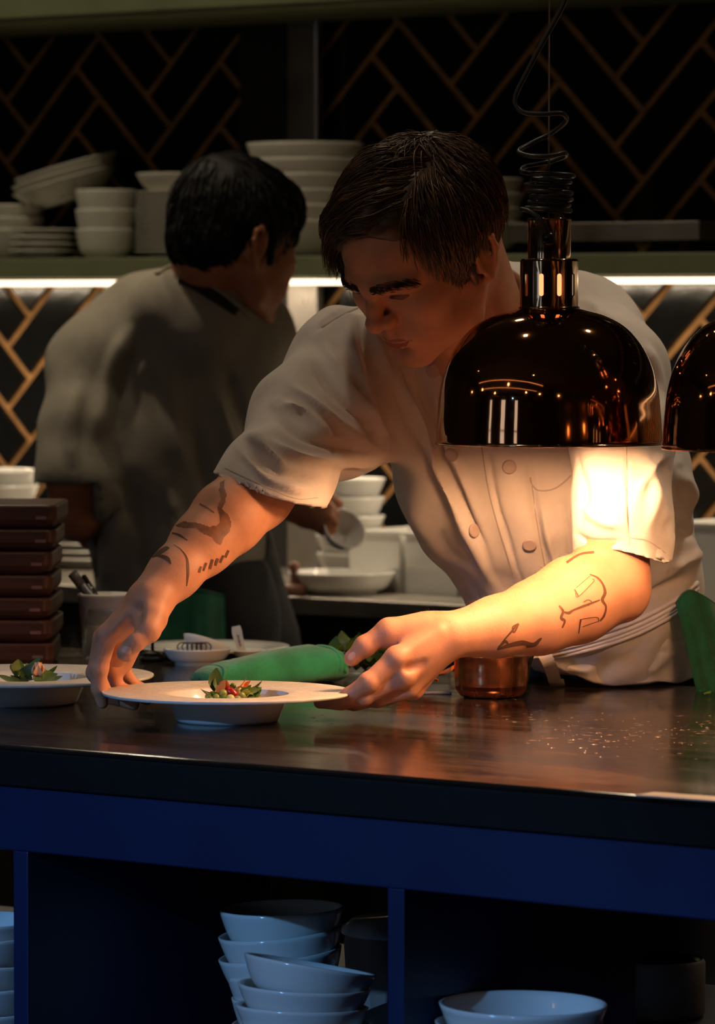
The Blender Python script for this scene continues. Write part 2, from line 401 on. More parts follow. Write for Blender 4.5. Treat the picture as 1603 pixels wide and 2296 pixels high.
def heat_lamp():
    root = thing('heat_lamp', 'hanging copper dome heat lamp with black coiled cord, fully in view', 'lamp', lbase, TH, 'copper heat lamps over the pass')
    outer = [(253, 993), (254, 985), (252.5, 950), (250, 920), (245, 873), (232, 824), (207, 774), (170, 733), (125, 708), (83, 696), (66, 691)]
    pr = [(p[0]*LS, hy(p[1])) for p in catmull([(a, b) for a, b in outer], 5)]
    inner = [(max(r - .0022, .02), z - .0010) for r, z in pr[::-1]]
    d = lathe('dome', pr, 'copper_lamp', root, 128)
    lathe('dome_lining', inner, 'lamp_inside', d, 96)
    rim = lathe('rim', [(254*LS + .0016*math.cos(t), .0016*math.sin(t)) for t in np.linspace(0, 2*PI, 10)[:-1]], 'copper_neck', d, 128, close=True)
    R = 65*LS
    link('slotted_collar', stadium_shell('slotted_collar', R, hy(692), hy(586), 10, hy(664), hy(614), 5.2*LS), 'copper_neck', root)
    lathe('collar_shoulder', [(65*LS, hy(586)), (64*LS, hy(583)), (62*LS, hy(580.5)), (50*LS, hy(580))], 'copper_neck', root)
    lathe('socket_tube', [(48*LS, hy(581)), (47.5*LS, hy(496)), (49*LS, hy(495)), (49*LS, hy(490)), (46*LS, hy(489)), (0, hy(489))], 'copper_neck', root)
    lathe('seam_ring', [(66*LS + .0013*math.cos(t), hy(690) + .0013*math.sin(t)) for t in np.linspace(0, 2*PI, 8)[:-1]], 'copper_neck', root, close=True)
    lathe('bulb', [(0, hy(975)), (.02, hy(972)), (.032, hy(955)), (.038, hy(925)), (.036, hy(885)), (.028, hy(840)), (.020, hy(800)), (.0, hy(796))], 'bulb', root, 24)
    lathe('slot_glow', [(0, hy(780)), (.021, hy(779)), (.021, hy(600)), (0, hy(599))], 'slot_glow', root, 24)  # glowing tube added inside the collar so its slots shine
    lathe('socket', [(0, hy(780)), (.026, hy(782)), (.026, hy(800)), (0, hy(801))], 'iron', root, 20)
    # coiled cord, suspension wire
    def q(px, py, dd): return ((px - 1230.5)*LS, dd, hy(py))
    pts = [q(1275, -60, 0), q(1265, 0, 0), q(1243, 45, 0), q(1215, 95, -.004), q(1178, 165, -.008), q(1155, 212, -.012), q(1153, 236, -.016), q(1172, 254, -.02), q(1215, 258, -.024), q(1255, 256, -.02), q(1268, 270, .0),
           q(1240, 295, .02), q(1195, 318, .02), q(1162, 338, .0), q(1180, 350, -.02), q(1225, 352, -.026), q(1262, 344, -.012), q(1266, 350, .012), q(1230, 362, .024), q(1180, 372, .016), q(1168, 384, -.004)]
    turns = 6.6
    for k in range(int(turns*12)):
        a = -PI + 2*PI*k/12; py = 388 + (474 - 388)*k/(turns*12); r = (46 + 7*math.sin(k*.37) )*LS
        pts.append((r*math.cos(a) + .0015*math.sin(k*.21), r*math.sin(a)*.9, hy(py)))
    pts += [q(1172, 470, -.016), q(1182, 473, -.024), q(1203, 487, -.030), q(1219, 508, -.031), q(1226, 528, -.0285)]
    cc = catmull(pts, 5); tube('coiled_cord', cc, 5.4*LS, 'cord', root, 8)
    g = lathe_mesh('cord_grip', [(0, -.007), (.0055, -.006), (.0072, -.002), (.0072, .003), (.0055, .007), (0, .008)], 20)
    o = link('cord_grip', g, 'black_plastic', root, True, q(1226.5, 536, -.0262))
    o.rotation_euler = (.5, 0, 0)
    tube('suspension_wire', [(-.0006, 0, hy(490)), (-.0006, 0, ZCEIL - lbase[2])], .0009, 'wire', root, 6)
    return root
lamp1 = heat_lamp()
LSP = .303
lamp2 = copy_thing(lamp1, np.array(lbase) + np.array([LSP, 0, 0]), TH, 'hanging copper dome heat lamp cut off by the right edge of the picture')
for k, (lx, ly, pw) in enumerate(DOWNLIGHTS):
    r = thing('ceiling_downlight', 'small round downlight recessed in the ceiling, out of the picture', 'light', (lx, ly, ZCEIL), 0, 'ceiling downlights')
    lathe('ring', [(.05, -.002), (.05, -.012), (.038, -.012), (.036, -.004)], 'iron', r, 32)
    lathe('lens', [(0, -.006), (.036, -.006)], 'lamp_lens', r, 24)
    light('downlight_beam', 'SPOT', (lx, ly, ZCEIL - .03), pw*10, (1., .80, .56), (lx, ly, 0), spot_size=1.35, spot_blend=.9, shadow_soft_size=.04)

for k, (lx, ly, pw) in enumerate(SHELF_FILL):
    r = thing('shelf_fill_lamp', 'round ceiling lamp added to brighten the shelf stacks, out of the picture', 'light', (lx, ly, ZCEIL), 0, 'added shelf fill lamps')
    lathe('ring', [(.08, -.002), (.08, -.02), (.066, -.02), (.064, -.004)], 'iron', r, 32); lathe('lens', [(0, -.008), (.064, -.008)], 'lamp_lens', r, 24)
    light('shelf_fill_beam', 'SPOT', (lx, ly, ZCEIL - .03), pw, (1., .86, .60), (lx, ly + .35, 0), spot_size=2.2, spot_blend=.6, shadow_soft_size=.06)
ZT = 2.05
TRK = thing('track_light_rail', 'black hanging rail of cool spots over the guest side, out of the picture', 'light', (.2, -3.0, ZT))
box('rail', -2.2, 2.2, -.015, .015, 0, .03, 'iron', TRK)
for q in (-2., 2.): tube('hanger', [(q, 0, .03), (q, 0, ZCEIL - ZT)], .004, 'iron', TRK, 6)
for lx, ly, pw in TRACK:
    tg_ = Vector((lx*.6 + .2, .05, .66)); d_ = (tg_ - Vector((lx, ly, ZT - .07))).normalized()
    hd_ = lathe('spot_head', [(0, -.05), (.03, -.05), (.032, .05), (.027, .05), (.025, .0), (0, -.01)], 'iron', TRK, 24, (lx - .2, ly + 3.0, -.07)); hd_.rotation_euler = d_.to_track_quat('Z', 'Y').to_euler()
    light('track_spot_beam', 'SPOT', Vector((lx, ly, ZT - .07)) + d_*.06, pw, (.17, .47, 1.), tg_, spot_size=.43, spot_blend=.8, shadow_soft_size=.02)
# warm cove lines in the guest ceiling, a row of bare pendant bulbs, wall lamps added for warm patches: they show in the copper
for k, (yy, xa, xb) in enumerate([(-3.2, -3.6, 2.4), (-4.4, -3.6, 2.4)]):
    o = thing('cove_strip', ('nearer', 'farther')[k] + ' warm light line set in the guest ceiling, out of the picture', 'light', (0, yy, ZCEIL))
    box('profile', xa, xb, -.03, .03, -.02, 0, 'iron', o); box('diffuser', xa, xb, -.02, .02, -.024, -.02, 'warm_lens', o)
for k in range(7):
    bx_, by_ = -2.9 + .95*k, -1.9 - .35*(k % 3)
    o = thing('pendant_bulb', 'bare warm bulb hanging over the guests, out of the picture', 'light', (bx_, by_, 2.15 + .12*(k % 2)), 0, 'pendant bulbs')
    lathe('globe', [(0, -.03), (.02, -.024), (.03, 0), (.02, .024), (0, .034)], 'warm_bulb', o, 20); lathe('cap', [(.012, .03), (.014, .06), (0, .062)], 'iron', o, 16); tube('flex', [(0, 0, .06), (0, 0, ZCEIL - 2.15 - .12*(k % 2))], .003, 'cord', o, 6)
for k, (xx, yy) in enumerate([(X1, -1.2), (X1, .6), (X1, -3.0)]):
    o = thing('amber_reflection', 'amber glow added on the right hand wall to tint the copper, out of the picture', 'light', (xx, yy, 1.7), 0, 'added amber glows')
    box('plate', -.02, 0, -.06, .06, -.12, .12, 'gold', o); lathe('shade', [(.05, -.10), (.06, .0), (.05, .10)], 'amber_glow', o, 24, (-.09, 0, 0))
# ================================================================ crockery
def bowl_profile(R, H, base, t=.004, curve=.55, foot=.004):
    out = [(base*.9, 0), (base, 0), (base, foot)]
    for k in range(1, 11):
        u = k/10; out.append((base + (R - base)*(u**curve), foot + (H - foot)*u))
    inn = [(R - t*.5, H + .0008), (R - t, H)]
    for k in range(9, -1, -1):
        u = k/10; inn.append((max(base + (R - base)*(u**curve) - t, .001), foot + t*.7 + (H - foot - t*.7)*u))
    return [(0, .001)] + [(base*.85, .001)] + out + inn + [(0, foot + t*.7)]
def plate_profile(R, H, well, base, t=.004):
    return [(0, .0015), (base*.9, .0015), (base*.92, 0), (base, 0), (base*1.05, .004), (well, H*.72), (R*.97, H - t), (R, H - t*.6), (R, H - t*.2), (R*.985, H), (well*1.02, H*.86), (well*.9, H*.5), (base*.8, t + .001), (0, t)]
ME = {}
def crock(kind, mesh_fn):
    if kind not in ME: ME[kind] = mesh_fn()
    return ME[kind]
def put(name, me, m, loc, label, cat, group=None, tilt=(0, 0), rz=0.):
    o = bpy.data.objects.new(name, me); COL.objects.link(o)
    if not me.materials: me.materials.append(MATS[m])
    if len(me.polygons) and not me.polygons[0].use_smooth: me.polygons.foreach_set('use_smooth', [True]*len(me.polygons))
    o.location = Vector([float(c) for c in loc]); o.rotation_euler = (Matrix.Rotation(-tilt[0], 3, Vector(RT)) @ Matrix.Rotation(tilt[1], 3, Vector(FH)) @ Matrix.Rotation(rz, 3, 'Z')).to_euler()
    return tag(o, label, cat, group)
# --- the two wide rimmed plates on the pass
def rim_plate(center, R, label):
    r = thing('rimmed_plate', label, 'plate', center)
    k = R/.14
    prof_body = [(0, .0025), (.050, .0025), (.052, .0), (.0555, 0), (.0585, .003), (.0625, .013), (.0665, .023), (.069, .0275), (.080, .0282), (.139, .0305), (.1405, .0325), (.140, .0338)]
    lathe('underside', [(a*k, b) for a, b in prof_body], 'porcelain', r, 128)
    lathe('rim', [(a*k, b) for a, b in [(.140, .0338), (.1385, .0343), (.11, .0335), (.078, .0326), (.0700, .0318), (.0685, .0308)]], 'plate_rim', r, 128)
    lathe('well', [(a*k, b) for a, b in [(.0685, .0308), (.066, .0245), (.060, .012), (.052, .0075), (0, .007)]], 'porcelain', r, 96)
    return r
pl1c = Pz(510, 1617, ZC); pl1 = rim_plate(pl1c, .1405, 'white wide rimmed plate held by the chef with both hands')
pl2c = Pz(52, 1577, ZC); pl2 = rim_plate(pl2c, .153, 'white wide rimmed plate resting at the left edge of the pass')
# --- food
def leaf_mesh(L, W, curl=.3, n=7, tip=1.0):
    V, F = [], []
    for i in range(n):
        t = i/(n - 1); w_ = W*math.sin(PI*min(1, t*.92 + .06))**.8*(1 - .25*t); z = curl*L*t*t
        for s in (-1, -.5, 0, .5, 1): V.append((w_*s, L*t, z + .25*W*s*s*(1 - t)))
    for i in range(n-1):
        for j in range(4): a = i*5 + j; F.append((a, a+1, a+6, a+5))
    return V, F
def mesh_leaf(kind):
    def mk():
        V, F = leaf_mesh(*kind[1:]); return mesh_np('leaf', V, F)
    return crock(kind, mk)
def add_leaf(root, loc, L, W, curl, m, rz, tilt, name='leaf', roll=0.):
    o = bpy.data.objects.new(name, mesh_leaf((m, round(L, 4), round(W, 4), round(curl, 2)))); COL.objects.link(o); o.parent = root
    if not o.data.materials: o.data.materials.append(MATS[m]); o.data.polygons.foreach_set('use_smooth', [True]*len(o.data.polygons))
    o.location = Vector([float(c) for c in loc]); o.rotation_euler = (tilt, roll, rz); return o
def blob(name, root, loc, rad, m, seed=0):
    me = crock(('blob', m, seed), lambda: lathe_mesh(name, [(0, -1), (.5, -.86), (.86, -.5), (1, 0), (.86, .5), (.5, .86), (0, 1)], 14))
    o = bpy.data.objects.new(name, me); COL.objects.link(o); o.parent = root
    if not me.materials: me.materials.append(MATS[m]); me.polygons.foreach_set('use_smooth', [True]*len(me.polygons))
    o.location = Vector([float(c) for c in loc]); o.scale = rad if isinstance(rad, tuple) else (rad,)*3; o.rotation_euler = (seed, seed*1.7, seed*.6); return o
def lr(x, z, y=0): return RT*x + FH*y + np.array([0, 0, z])     # offset right / up / away as seen by the photographer
fd = thing('plated_salad', 'small heap of green beans, leaves and orange petals in the held plate', 'food', pl1c + np.array([0, 0, .0082]))
S1 = 1/2000.
fdl = np.array(fd.location)
def fp(px, py, aw=0.): return P(px, py, 5.0 + aw) - fdl
for (px, py, aw, r_, m) in [(468, 1562, -.020, 8.5, 'pea'), (478, 1557, -.014, 8, 'leaf'), (486, 1563, -.024, 8.5, 'pea'), (501, 1555, -.022, 10, 'pea'), (502, 1566, -.030, 8, 'leaf'), (517, 1566, -.032, 9.5, 'pale'), (473, 1568, -.026, 7, 'leaf'), (493, 1533, .006, 6.5, 'leaf_dark'), (509, 1536, .006, 5.5, 'leaf_dark'), (523, 1538, .004, 7, 'leaf'), (535, 1550, .002, 9, 'pale'), (549, 1551, .004, 8, 'pea'), (543, 1560, -.020, 8, 'pea'), (558, 1561, -.002, 8, 'leaf'), (533, 1567, -.030, 8, 'pea'),
                           (512, 1547, .010, 12, 'leaf_dark'), (490, 1549, .010, 11, 'leaf_dark'), (538, 1549, .014, 11, 'leaf_dark'), (515, 1560, .006, 16, 'leaf_dark'), (490, 1563, .006, 14, 'leaf_dark'), (545, 1564, .006, 13, 'leaf_dark')]:
    q = r_*S1; blob('pea', fd, fp(px, py, aw), (q, q*1.1, q*.9), m, rnd.randint(1, 4))
tube('tomato_wedge', catmull([fp(507, 1546, -.016), fp(515, 1550, -.019), fp(525, 1557, -.02), fp(538, 1563, -.018)], 4), list(np.array([.0035, .005, .006, .0064, .0066, .0066, .0066, .0064, .006, .0052, .0044, .0034, .002])*.8), 'tomato', fd, 12)
for (px, py, aw, L, W, curl, m, rz, tilt, roll) in [
    (481, 1550, -.002, .026, .0095, .15, 'leaf_dark', TH + .25, 1.35, .1), (474, 1556, -.010, .015, .007, .2, 'leaf_dark', TH + 1.9, .25, 0), (488, 1552, -.004, .020, .008, .3, 'leaf_dark', TH + .6, 1.0, .3), (464, 1558, -.006, .012, .006, .2, 'leaf', TH + 1.3, .5, .4),
    (545, 1555, -.008, .022, .008, .15, 'leaf', TH - 1.5, .20, .5), (552, 1560, -.010, .018, .010, .2, 'leaf', TH - 1.2, .3, .7), (556, 1553, .004, .020, .006, .3, 'leaf', TH - 1.3, .4, .1), (548, 1566, -.016, .018, .008, .1, 'leaf', TH - 1.4, .15, .6), (562, 1563, -.008, .014, .009, .3, 'leaf', TH - .8, .8, .2), (560, 1568, -.012, .013, .009, .2, 'leaf', TH - 1.2, .7, .2),
    (500, 1566, -.018, .016, .008, .3, 'leaf', TH + 2.2, .3, .5), (538, 1556, -.012, .016, .006, .2, 'leaf', TH - .9, .5, .4)]:
    add_leaf(fd, fp(px, py, aw), L, W, curl, m, rz, tilt, 'leaf', roll)
for (px, py, aw, L, W, curl, rz, tilt, roll) in [(486, 1556, -.016, .017, .0075, .25, TH - .9, .8, .3), (499, 1548, -.012, .012, .0075, .5, TH - .3, 1.2, .4), (534, 1546, -.008, .018, .0085, .25, TH - 1.2, .62, -.4), (545, 1541, -.006, .011, .006, .3, TH - 1.4, .5, .4)]:
    add_leaf(fd, fp(px, py, aw), L, W, curl, 'petal_orange', rz, tilt, 'petal', roll)
for k in range(4):
    a = rnd.uniform(-.5, .5); p0 = fp(532 + 6*k, 1566, -.02); p1 = fp(556 + 4*k, 1546 + 4*k, -.014)
    tube('sprout_stem', catmull([p0, (p0 + p1)/2 + lr(.003*a, .003), p1], 4), .0006, 'pea', fd, 5)
fd2 = thing('plated_sprigs', 'leafy sprigs with a pale pink flower on the left plate', 'food', pl2c + np.array([0, 0, .0082]))
d2_ = float((pl2c - CAMP) @ FH); fl2 = np.array(fd2.location)
def fq(px, py, aw=0.): return P(px, py, d2_ + aw) - fl2
for (px, py, aw, L, W, curl, m, rz, tilt, roll) in [(33, 1516, 0, .020, .008, .2, 'leaf', TH + .5, 1.2, .3), (38, 1524, -.01, .024, .010, .2, 'leaf_dark', TH + 1.0, .7, .5), (50, 1524, -.01, .020, .010, .3, 'leaf_dark', TH - .4, .8, .3), (56, 1520, 0, .026, .009, .2, 'leaf', TH - .9, .9, .3), (70, 1512, .006, .020, .009, .25, 'leaf', TH + .8, .5, .6), (80, 1508, .006, .018, .008, .3, 'leaf', TH - .5, 1.1, .1), (76, 1526, -.02, .024, .013, .1, 'leaf', TH - .9, .4, .7),
    (90, 1527, -.02, .022, .011, .15, 'leaf', TH - 1.4, .3, .5), (104, 1528, -.014, .020, .008, .2, 'leaf', TH - 1.6, .15, .4), (64, 1530, -.024, .024, .010, .2, 'leaf_dark', TH + 1.4, .15, .5), (46, 1530, -.024, .024, .010, .2, 'leaf', TH + 1.5, .1, .5), (30, 1528, -.012, .020, .010, .2, 'leaf', TH + 1.5, .2, .5), (58, 1527, -.016, .020, .010, .2, 'leaf', TH + .4, .5, .3), (98, 1518, 0, .020, .007, .3, 'leaf', TH - 1.1, .4, .2), (42, 1513, .004, .018, .008, .2, 'leaf', TH + .1, 1.2, 0)]:
    add_leaf(fd2, fq(px, py, aw), L, W, curl, m, rz, tilt, 'leaf', roll)
for k in range(5): add_leaf(fd2, fq(86, 1521, -.012), .016, .0095, .7, 'petal_pink', TH + k*1.2566, .75, 'petal')
for k, (a, b) in enumerate([((30, 1530), (36, 1506)), ((52, 1530), (86, 1504)), ((62, 1526), (112, 1528)), ((95, 1528), (124, 1519)), ((48, 1522), (76, 1514))]):
    p0, p1 = fq(*a, -.012), fq(*b, 0); tube('stem', catmull([p0, (p0 + p1)/2 + np.array([0, 0, .003]), p1], 4), .0007, 'leaf_dark', fd2, 5)
# --- copper saucepan
pan_c = Pz(1101, 1563, ZC); ps = 1/(FPX/float((pan_c - CAMP) @ FH))
pan = thing('copper_saucepan', 'small polished copper saucepan with lid and dark iron handle', 'saucepan', pan_c, TH)
PH = 96*ps; PR = 83*ps
lathe('pot', [(0, 0), (PR*.72, 0), (PR*.86, .003), (PR*.955, .010), (PR*.99, .020), (PR, .030), (PR, PH - .003), (PR*1.03, PH - .001), (PR*1.03, PH), (PR*.98, PH), (PR*.97, .01), (0, .006)], 'copper_pot', pan, 96)
lathe('lid', [(0, PH + .010), (PR*.4, PH + .0095), (PR*.8, PH + .006), (PR*1.0, PH + .002), (PR*1.02, PH + .0005)], 'steel', pan, 96)
hp = [(PR*.97, 0, PH*.35), (PR*1.04, .0, PH*.75), (PR*1.12, 0, PH*.98), (PR*1.30, .0, PH*1.16), (PR*1.6, .0, PH*1.26), (PR*2.0, .01, PH*1.30), (PR*2.48, .012, PH*1.29)]
hd = catmull(hp, 6)
tube('handle', hd, np.interp(np.linspace(0, 1, len(hd)), [0, .3, .7, 1], [.0045, .0045, .0055, .0060]), 'iron', pan, 10, .5, (0, 0, 1))
# --- glass box of orange garnish, tub of herbs
gc = Pz(942, 1549, ZC)
gb = thing('garnish_box', 'clear square tub of orange garnish between hand and copper saucepan', 'container', gc, TH)
box('tub', -.036, .036, -.05, .05, .002, .052, 'clear_plastic', gb, .004, 3, True)
box('base_rim', -.037, .037, -.051, .051, 0, .0035, 'grey_plastic', gb, .001)
for k in range(18):
    add_leaf(gb, (rnd.uniform(-.022, .022), rnd.uniform(-.042, .015), .006 + .0018*k), .026, .011, .4, 'carrot', rnd.uniform(0, 6.2), rnd.uniform(.1, .9), 'petal')
hc = Pz(790, 1515, ZC)
hb = thing('herb_tub', 'clear shallow tub full of green herbs behind the thumb', 'container', hc, TH)
box('tub', -.06, .075, -.03, .04, .001, .032, 'clear_plastic', hb, .004, 3, True)
box('lip', -.062, .077, -.032, .042, .031, .034, 'clear_plastic', hb, .001)
for k in range(60):
    add_leaf(hb, (rnd.uniform(-.028, .06), rnd.uniform(-.024, .03), .004 + .0005*k), .026, .010, .3, rnd.choice(['leaf', 'leaf', 'leaf_dark']), rnd.uniform(0, 6.2), rnd.uniform(.2, 1.0), 'leaf')
# --- stack of wooden boards
wb0 = Pz(20, 1500, ZC) + FH*.10
tops = [1490, 1425, 1370, 1318, 1274, 1232, 1186]   # image heights of the upper edges, bottom board first
rights = [126, 128, 127, 127, 128, 135, 140]
dW = float((wb0 - CAMP) @ FH); mp = dW/FPX
zb = ZC
bh = [.033, .029, .0285, .0285, .030, .0285, .031]
names = ['lowest wooden board of the stack at the left edge', 'second wooden board from the bottom of the left stack', 'third wooden board from the bottom, reddish and lighter than its neighbours', 'middle wooden board of the seven in the left stack', 'third wooden board from the top of the left stack', 'second wooden board from the top of the left stack', 'topmost wooden board of the stack at the left edge']
for k in range(7):
    re = P(rights[k] + 2, 1400, dW)
    cx = re - RT*.13
    o = thing('wooden_board', 'dark ' + names[k], 'board', (cx[0], cx[1], zb), TH + rnd.uniform(-.02, .02), 'stacked wooden boards')
    h = bh[k]
    def prof():
        V, F = [], []; rows = [(.012, 0), (.006, .002), (.002, .006), (0, .012), (0, h - .003), (.001, h - .001), (.003, h)]; nn = 0
        for ins, z in rows:
            hx, hy_, rc = .13 - ins, .10 - ins, .013; nn = 0
            for qx, qy, a0 in ((1, 1, 0), (-1, 1, PI/2), (-1, -1, PI), (1, -1, 1.5*PI)):
                for i in range(7): a = a0 + PI/2*i/6; V.append((qx*(hx - rc) + rc*math.cos(a), qy*(hy_ - rc) + rc*math.sin(a), z)); nn += 1
        for r_ in range(len(rows) - 1):
            for i in range(nn): j = (i + 1) % nn; F.append((r_*nn + i, r_*nn + j, (r_+1)*nn + j, (r_+1)*nn + i))
        F += [tuple(range(nn-1, -1, -1)), tuple(range((len(rows)-1)*nn, len(rows)*nn))]; return mesh_np('board', V, F)
    b_ = link('board', prof(), 'wood_board', o, False)
    box('inlay', .103, .1165, -.1004, -.094, h*.40, h*.40 + .004, 'wood_inlay', o)
    zb += h + .0004
# --- pen pot, tumbler, little glass
pp = Pz(232, 1494, ZC) + FH*.06
pot = thing('utensil_pot', 'white and grey plastic pot holding pens behind the hand', 'pot', pp, TH)
dP = float((pp - CAMP) @ FH)/FPX
tz = (1494 - 1340)*dP*.97 + .004
lathe('cup', [(0, .001), (.026, 0), (.029, .004), (.034, tz*.7), (.036, tz - .001), (.0345, tz), (.0325, tz*.7), (.026, .006), (0, .006)], 'white_plastic', pot, 48)
lathe('sleeve', [(.0335, tz*.56), (.0368, tz*.95), (.0370, tz*.985), (.0355, tz*.985)], 'frosted', pot, 48)
def pen(name, label, px0, py0, px1, py1, r, m, cap=None):
    d = float((pp - CAMP) @ FH); a, b = P(px0, py0, d) - FH*.012, P(px1, py1, d)
    n_ = (b - a)/np.linalg.norm(b - a); a2 = a - n_*.06
    t_ = thing(name, label, 'pen', a2)
    if cap:
        tube('barrel', [a2 - a2, b - n_*.02 - a2], r, m, t_, 12)
        tube('cap', catmull([b - n_*.03 - a2, b - n_*.018 - a2, b - n_*.004 - a2, b - a2], 4), np.linspace(r*1.12, r*.62, 13), 'black_plastic', t_, 12)
        tube('printing', [a + n_*.012 - a2 - FH*r*.99, a + n_*.03 - a2 - FH*r*.99], .0006, 'white_plastic', t_, 4)
    else:
        tube('barrel', [a2 - a2, b - n_*.02 - a2], r, m, t_, 12); tube('cap', [b - n_*.0205 - a2, b - a2], r*1.08, m, t_, 12)
pen('marker_pen', 'thick grey marker leaning left in the plastic pot', 212, 1345, 162, 1286, .0062, 'grey_plastic')
pen('ballpoint_pen', 'slim black pen with pale print in the plastic pot', 224, 1350, 187, 1290, .0042, 'black_plastic', True)
sp_ = thing('plastic_spoon', 'white rounded spoon handle tip sticking out of the pot by the wrist', 'spoon', pp)
d = float((pp - CAMP) @ FH)
tube('handle', catmull([P(262, 1400, d) - pp, P(275, 1350, d) - pp, P(284, 1331, d) - pp], 5), [.004]*5 + [.005]*5 + [.004], 'white_plastic', sp_, 10, .4)
tg = Pz(248, 1505, ZC) + FH*.01
tum = thing('glass_tumbler', 'empty clear glass tumbler standing behind the hand', 'glass', tg)
dG = float((tg - CAMP) @ FH)/FPX; gh = 138*dG
lathe('wall', [(0, .0), (.032, 0), (.0345, .003), (.037, .02), (.036, .05), (.031, gh), (.0302, gh), (.0348, .05), (.0358, .02), (.033, .007), (0, .006)], 'glass', tum, 64)
sg = Pz(150, 1480, ZC) + FH*.04
o = lathe('sauce_glass', [(0, 0), (.019, 0), (.021, .004), (.023, .042), (.0222, .042), (.020, .006), (0, .005)], 'glass', None, 48, sg)
tag(o, 'short clear sauce glass half hidden by the wooden boards', 'glass')
# --- saucer with foil ring, dish with spoon, tray plate behind, black stand
sc = Pz(442, 1490, ZC); dS = float((sc - CAMP) @ FH)/FPX
o = lathe('shallow_dish', bowl_profile(77*dS, .021, 50*dS, .003, .5), 'porcelain', None, 72, sc); tag(o, 'white shallow dish holding a crumpled ladle and wire whisk loops', 'dish')
ld = thing('ladle_bowl', 'white porcelain ladle bowl lying in the shallow dish', 'ladle', sc + np.array([0, 0, .010]))
bm_ = lathe_mesh('bowl', [(0, 0), (.018, .002), (.027, .010), (.031, .019), (.0295, .020), (.025, .012), (.015, .005), (0, .004)], 40)
b_ = link('bowl', bm_, 'porcelain', ld); b_.rotation_euler = (-.35, .1, 0); b_.location = lr(.006, .002, .008)
for k in range(6):
    pts = [lr(-.018 + .006*k + .007*math.cos(a), .014 + .006*math.sin(a), -.018 + .002*math.sin(a*2)) for a in np.linspace(0, 2*PI, 9)]
    tube('wire_loop', catmull(pts, 3), .0008, 'print', ld, 5)
sd = Pz(560, 1482, ZC); o = lathe('sauce_dish', bowl_profile(.0235, .014, .015, .002, .5), 'porcelain', None, 48, sd); tag(o, 'tiny white sauce dish with a tasting spoon in it', 'dish')
ts = thing('tasting_spoon', 'white flat spoon handle with brown lettering standing in the tiny dish', 'spoon', sd + np.array([0, 0, .004]))
dd = float((sd - CAMP) @ FH)
def strip_mesh(name, pts, wid, th, nrm):
    pts = np.array(pts); V, F = [], []; wid = np.broadcast_to(np.asarray(wid, float), (len(pts),))
    t = np.gradient(pts, axis=0); nrm = np.asarray(nrm, float)
    for i, p in enumerate(pts):
        s = np.cross(t[i], nrm); s /= np.linalg.norm(s)
        for a, b in ((-1, -1), (1, -1), (1, 1), (-1, 1)): V.append(p + s*wid[i]*a + nrm*th*b)
    n = len(pts)
    for i in range(n-1):
        for k in range(4): F.append((i*4 + k, i*4 + (k+1) % 4, i*4 + 4 + (k+1) % 4, i*4 + 4 + k))
    F += [(3, 2, 1, 0), ((n-1)*4, (n-1)*4 + 1, (n-1)*4 + 2, (n-1)*4 + 3)]
    return mesh_np(name, V, F)
o0 = sd + np.array([0, 0, .004])
sp_pts = catmull([P(545, 1474, dd) - o0, P(540, 1452, dd) - o0, P(533, 1425, dd) - o0, P(529, 1404, dd) - o0], 4)
link('handle', strip_mesh('handle', sp_pts, np.interp(np.linspace(0, 1, len(sp_pts)), [0, .8, 1], [.0048, .0068, .0055]), .0012, -FH), 'white_plastic', ts, False)
def text_on(name, body, size, loc, rot, m, parent):
    cu = bpy.data.curves.new(name, 'FONT'); cu.body = body; cu.size = size; cu.align_x = 'CENTER'; cu.align_y = 'CENTER'; cu.extrude = .0001
    o = bpy.data.objects.new(name, cu); COL.objects.link(o); cu.materials.append(MATS[m]); o.parent = parent; o.location = Vector([float(c) for c in loc]); o.rotation_euler = rot; return o
for k in range(7):
    q = sp_pts[3] + (sp_pts[-3] - sp_pts[3])*(.25 + .085*k) - FH*.0016
    tube('lettering', [q - RT*.0014, q + RT*.0012 + np.array([0, 0, .0004*(k % 3 - 1)])], .0007, 'print_brown', ts, 5)
bp = Pz(470, 1478, ZC) + FH*.06
o = put('oval_plate', lathe_mesh('oval_plate', plate_profile(.105, .014, .075, .06), 72), 'porcelain', bp, 'large white plate lying behind the shallow dish', 'plate')
o.location += Vector(lr(.0, 0, 0))
bs = Pz(342, 1483, ZC)
st = thing('black_stand', 'slim black metal stand with a ringed round foot behind the hand', 'stand', bs)
lathe('foot', [(0, 0), (.0155, 0), (.0165, .003), (.0155, .006), (.012, .007), (.0135, .009), (.0125, .012), (.006, .013), (.0022, .015)], 'iron', st, 40)
tube('rod', [(0, 0, .013), (0, 0, .11)], .0021, 'iron', st, 8)
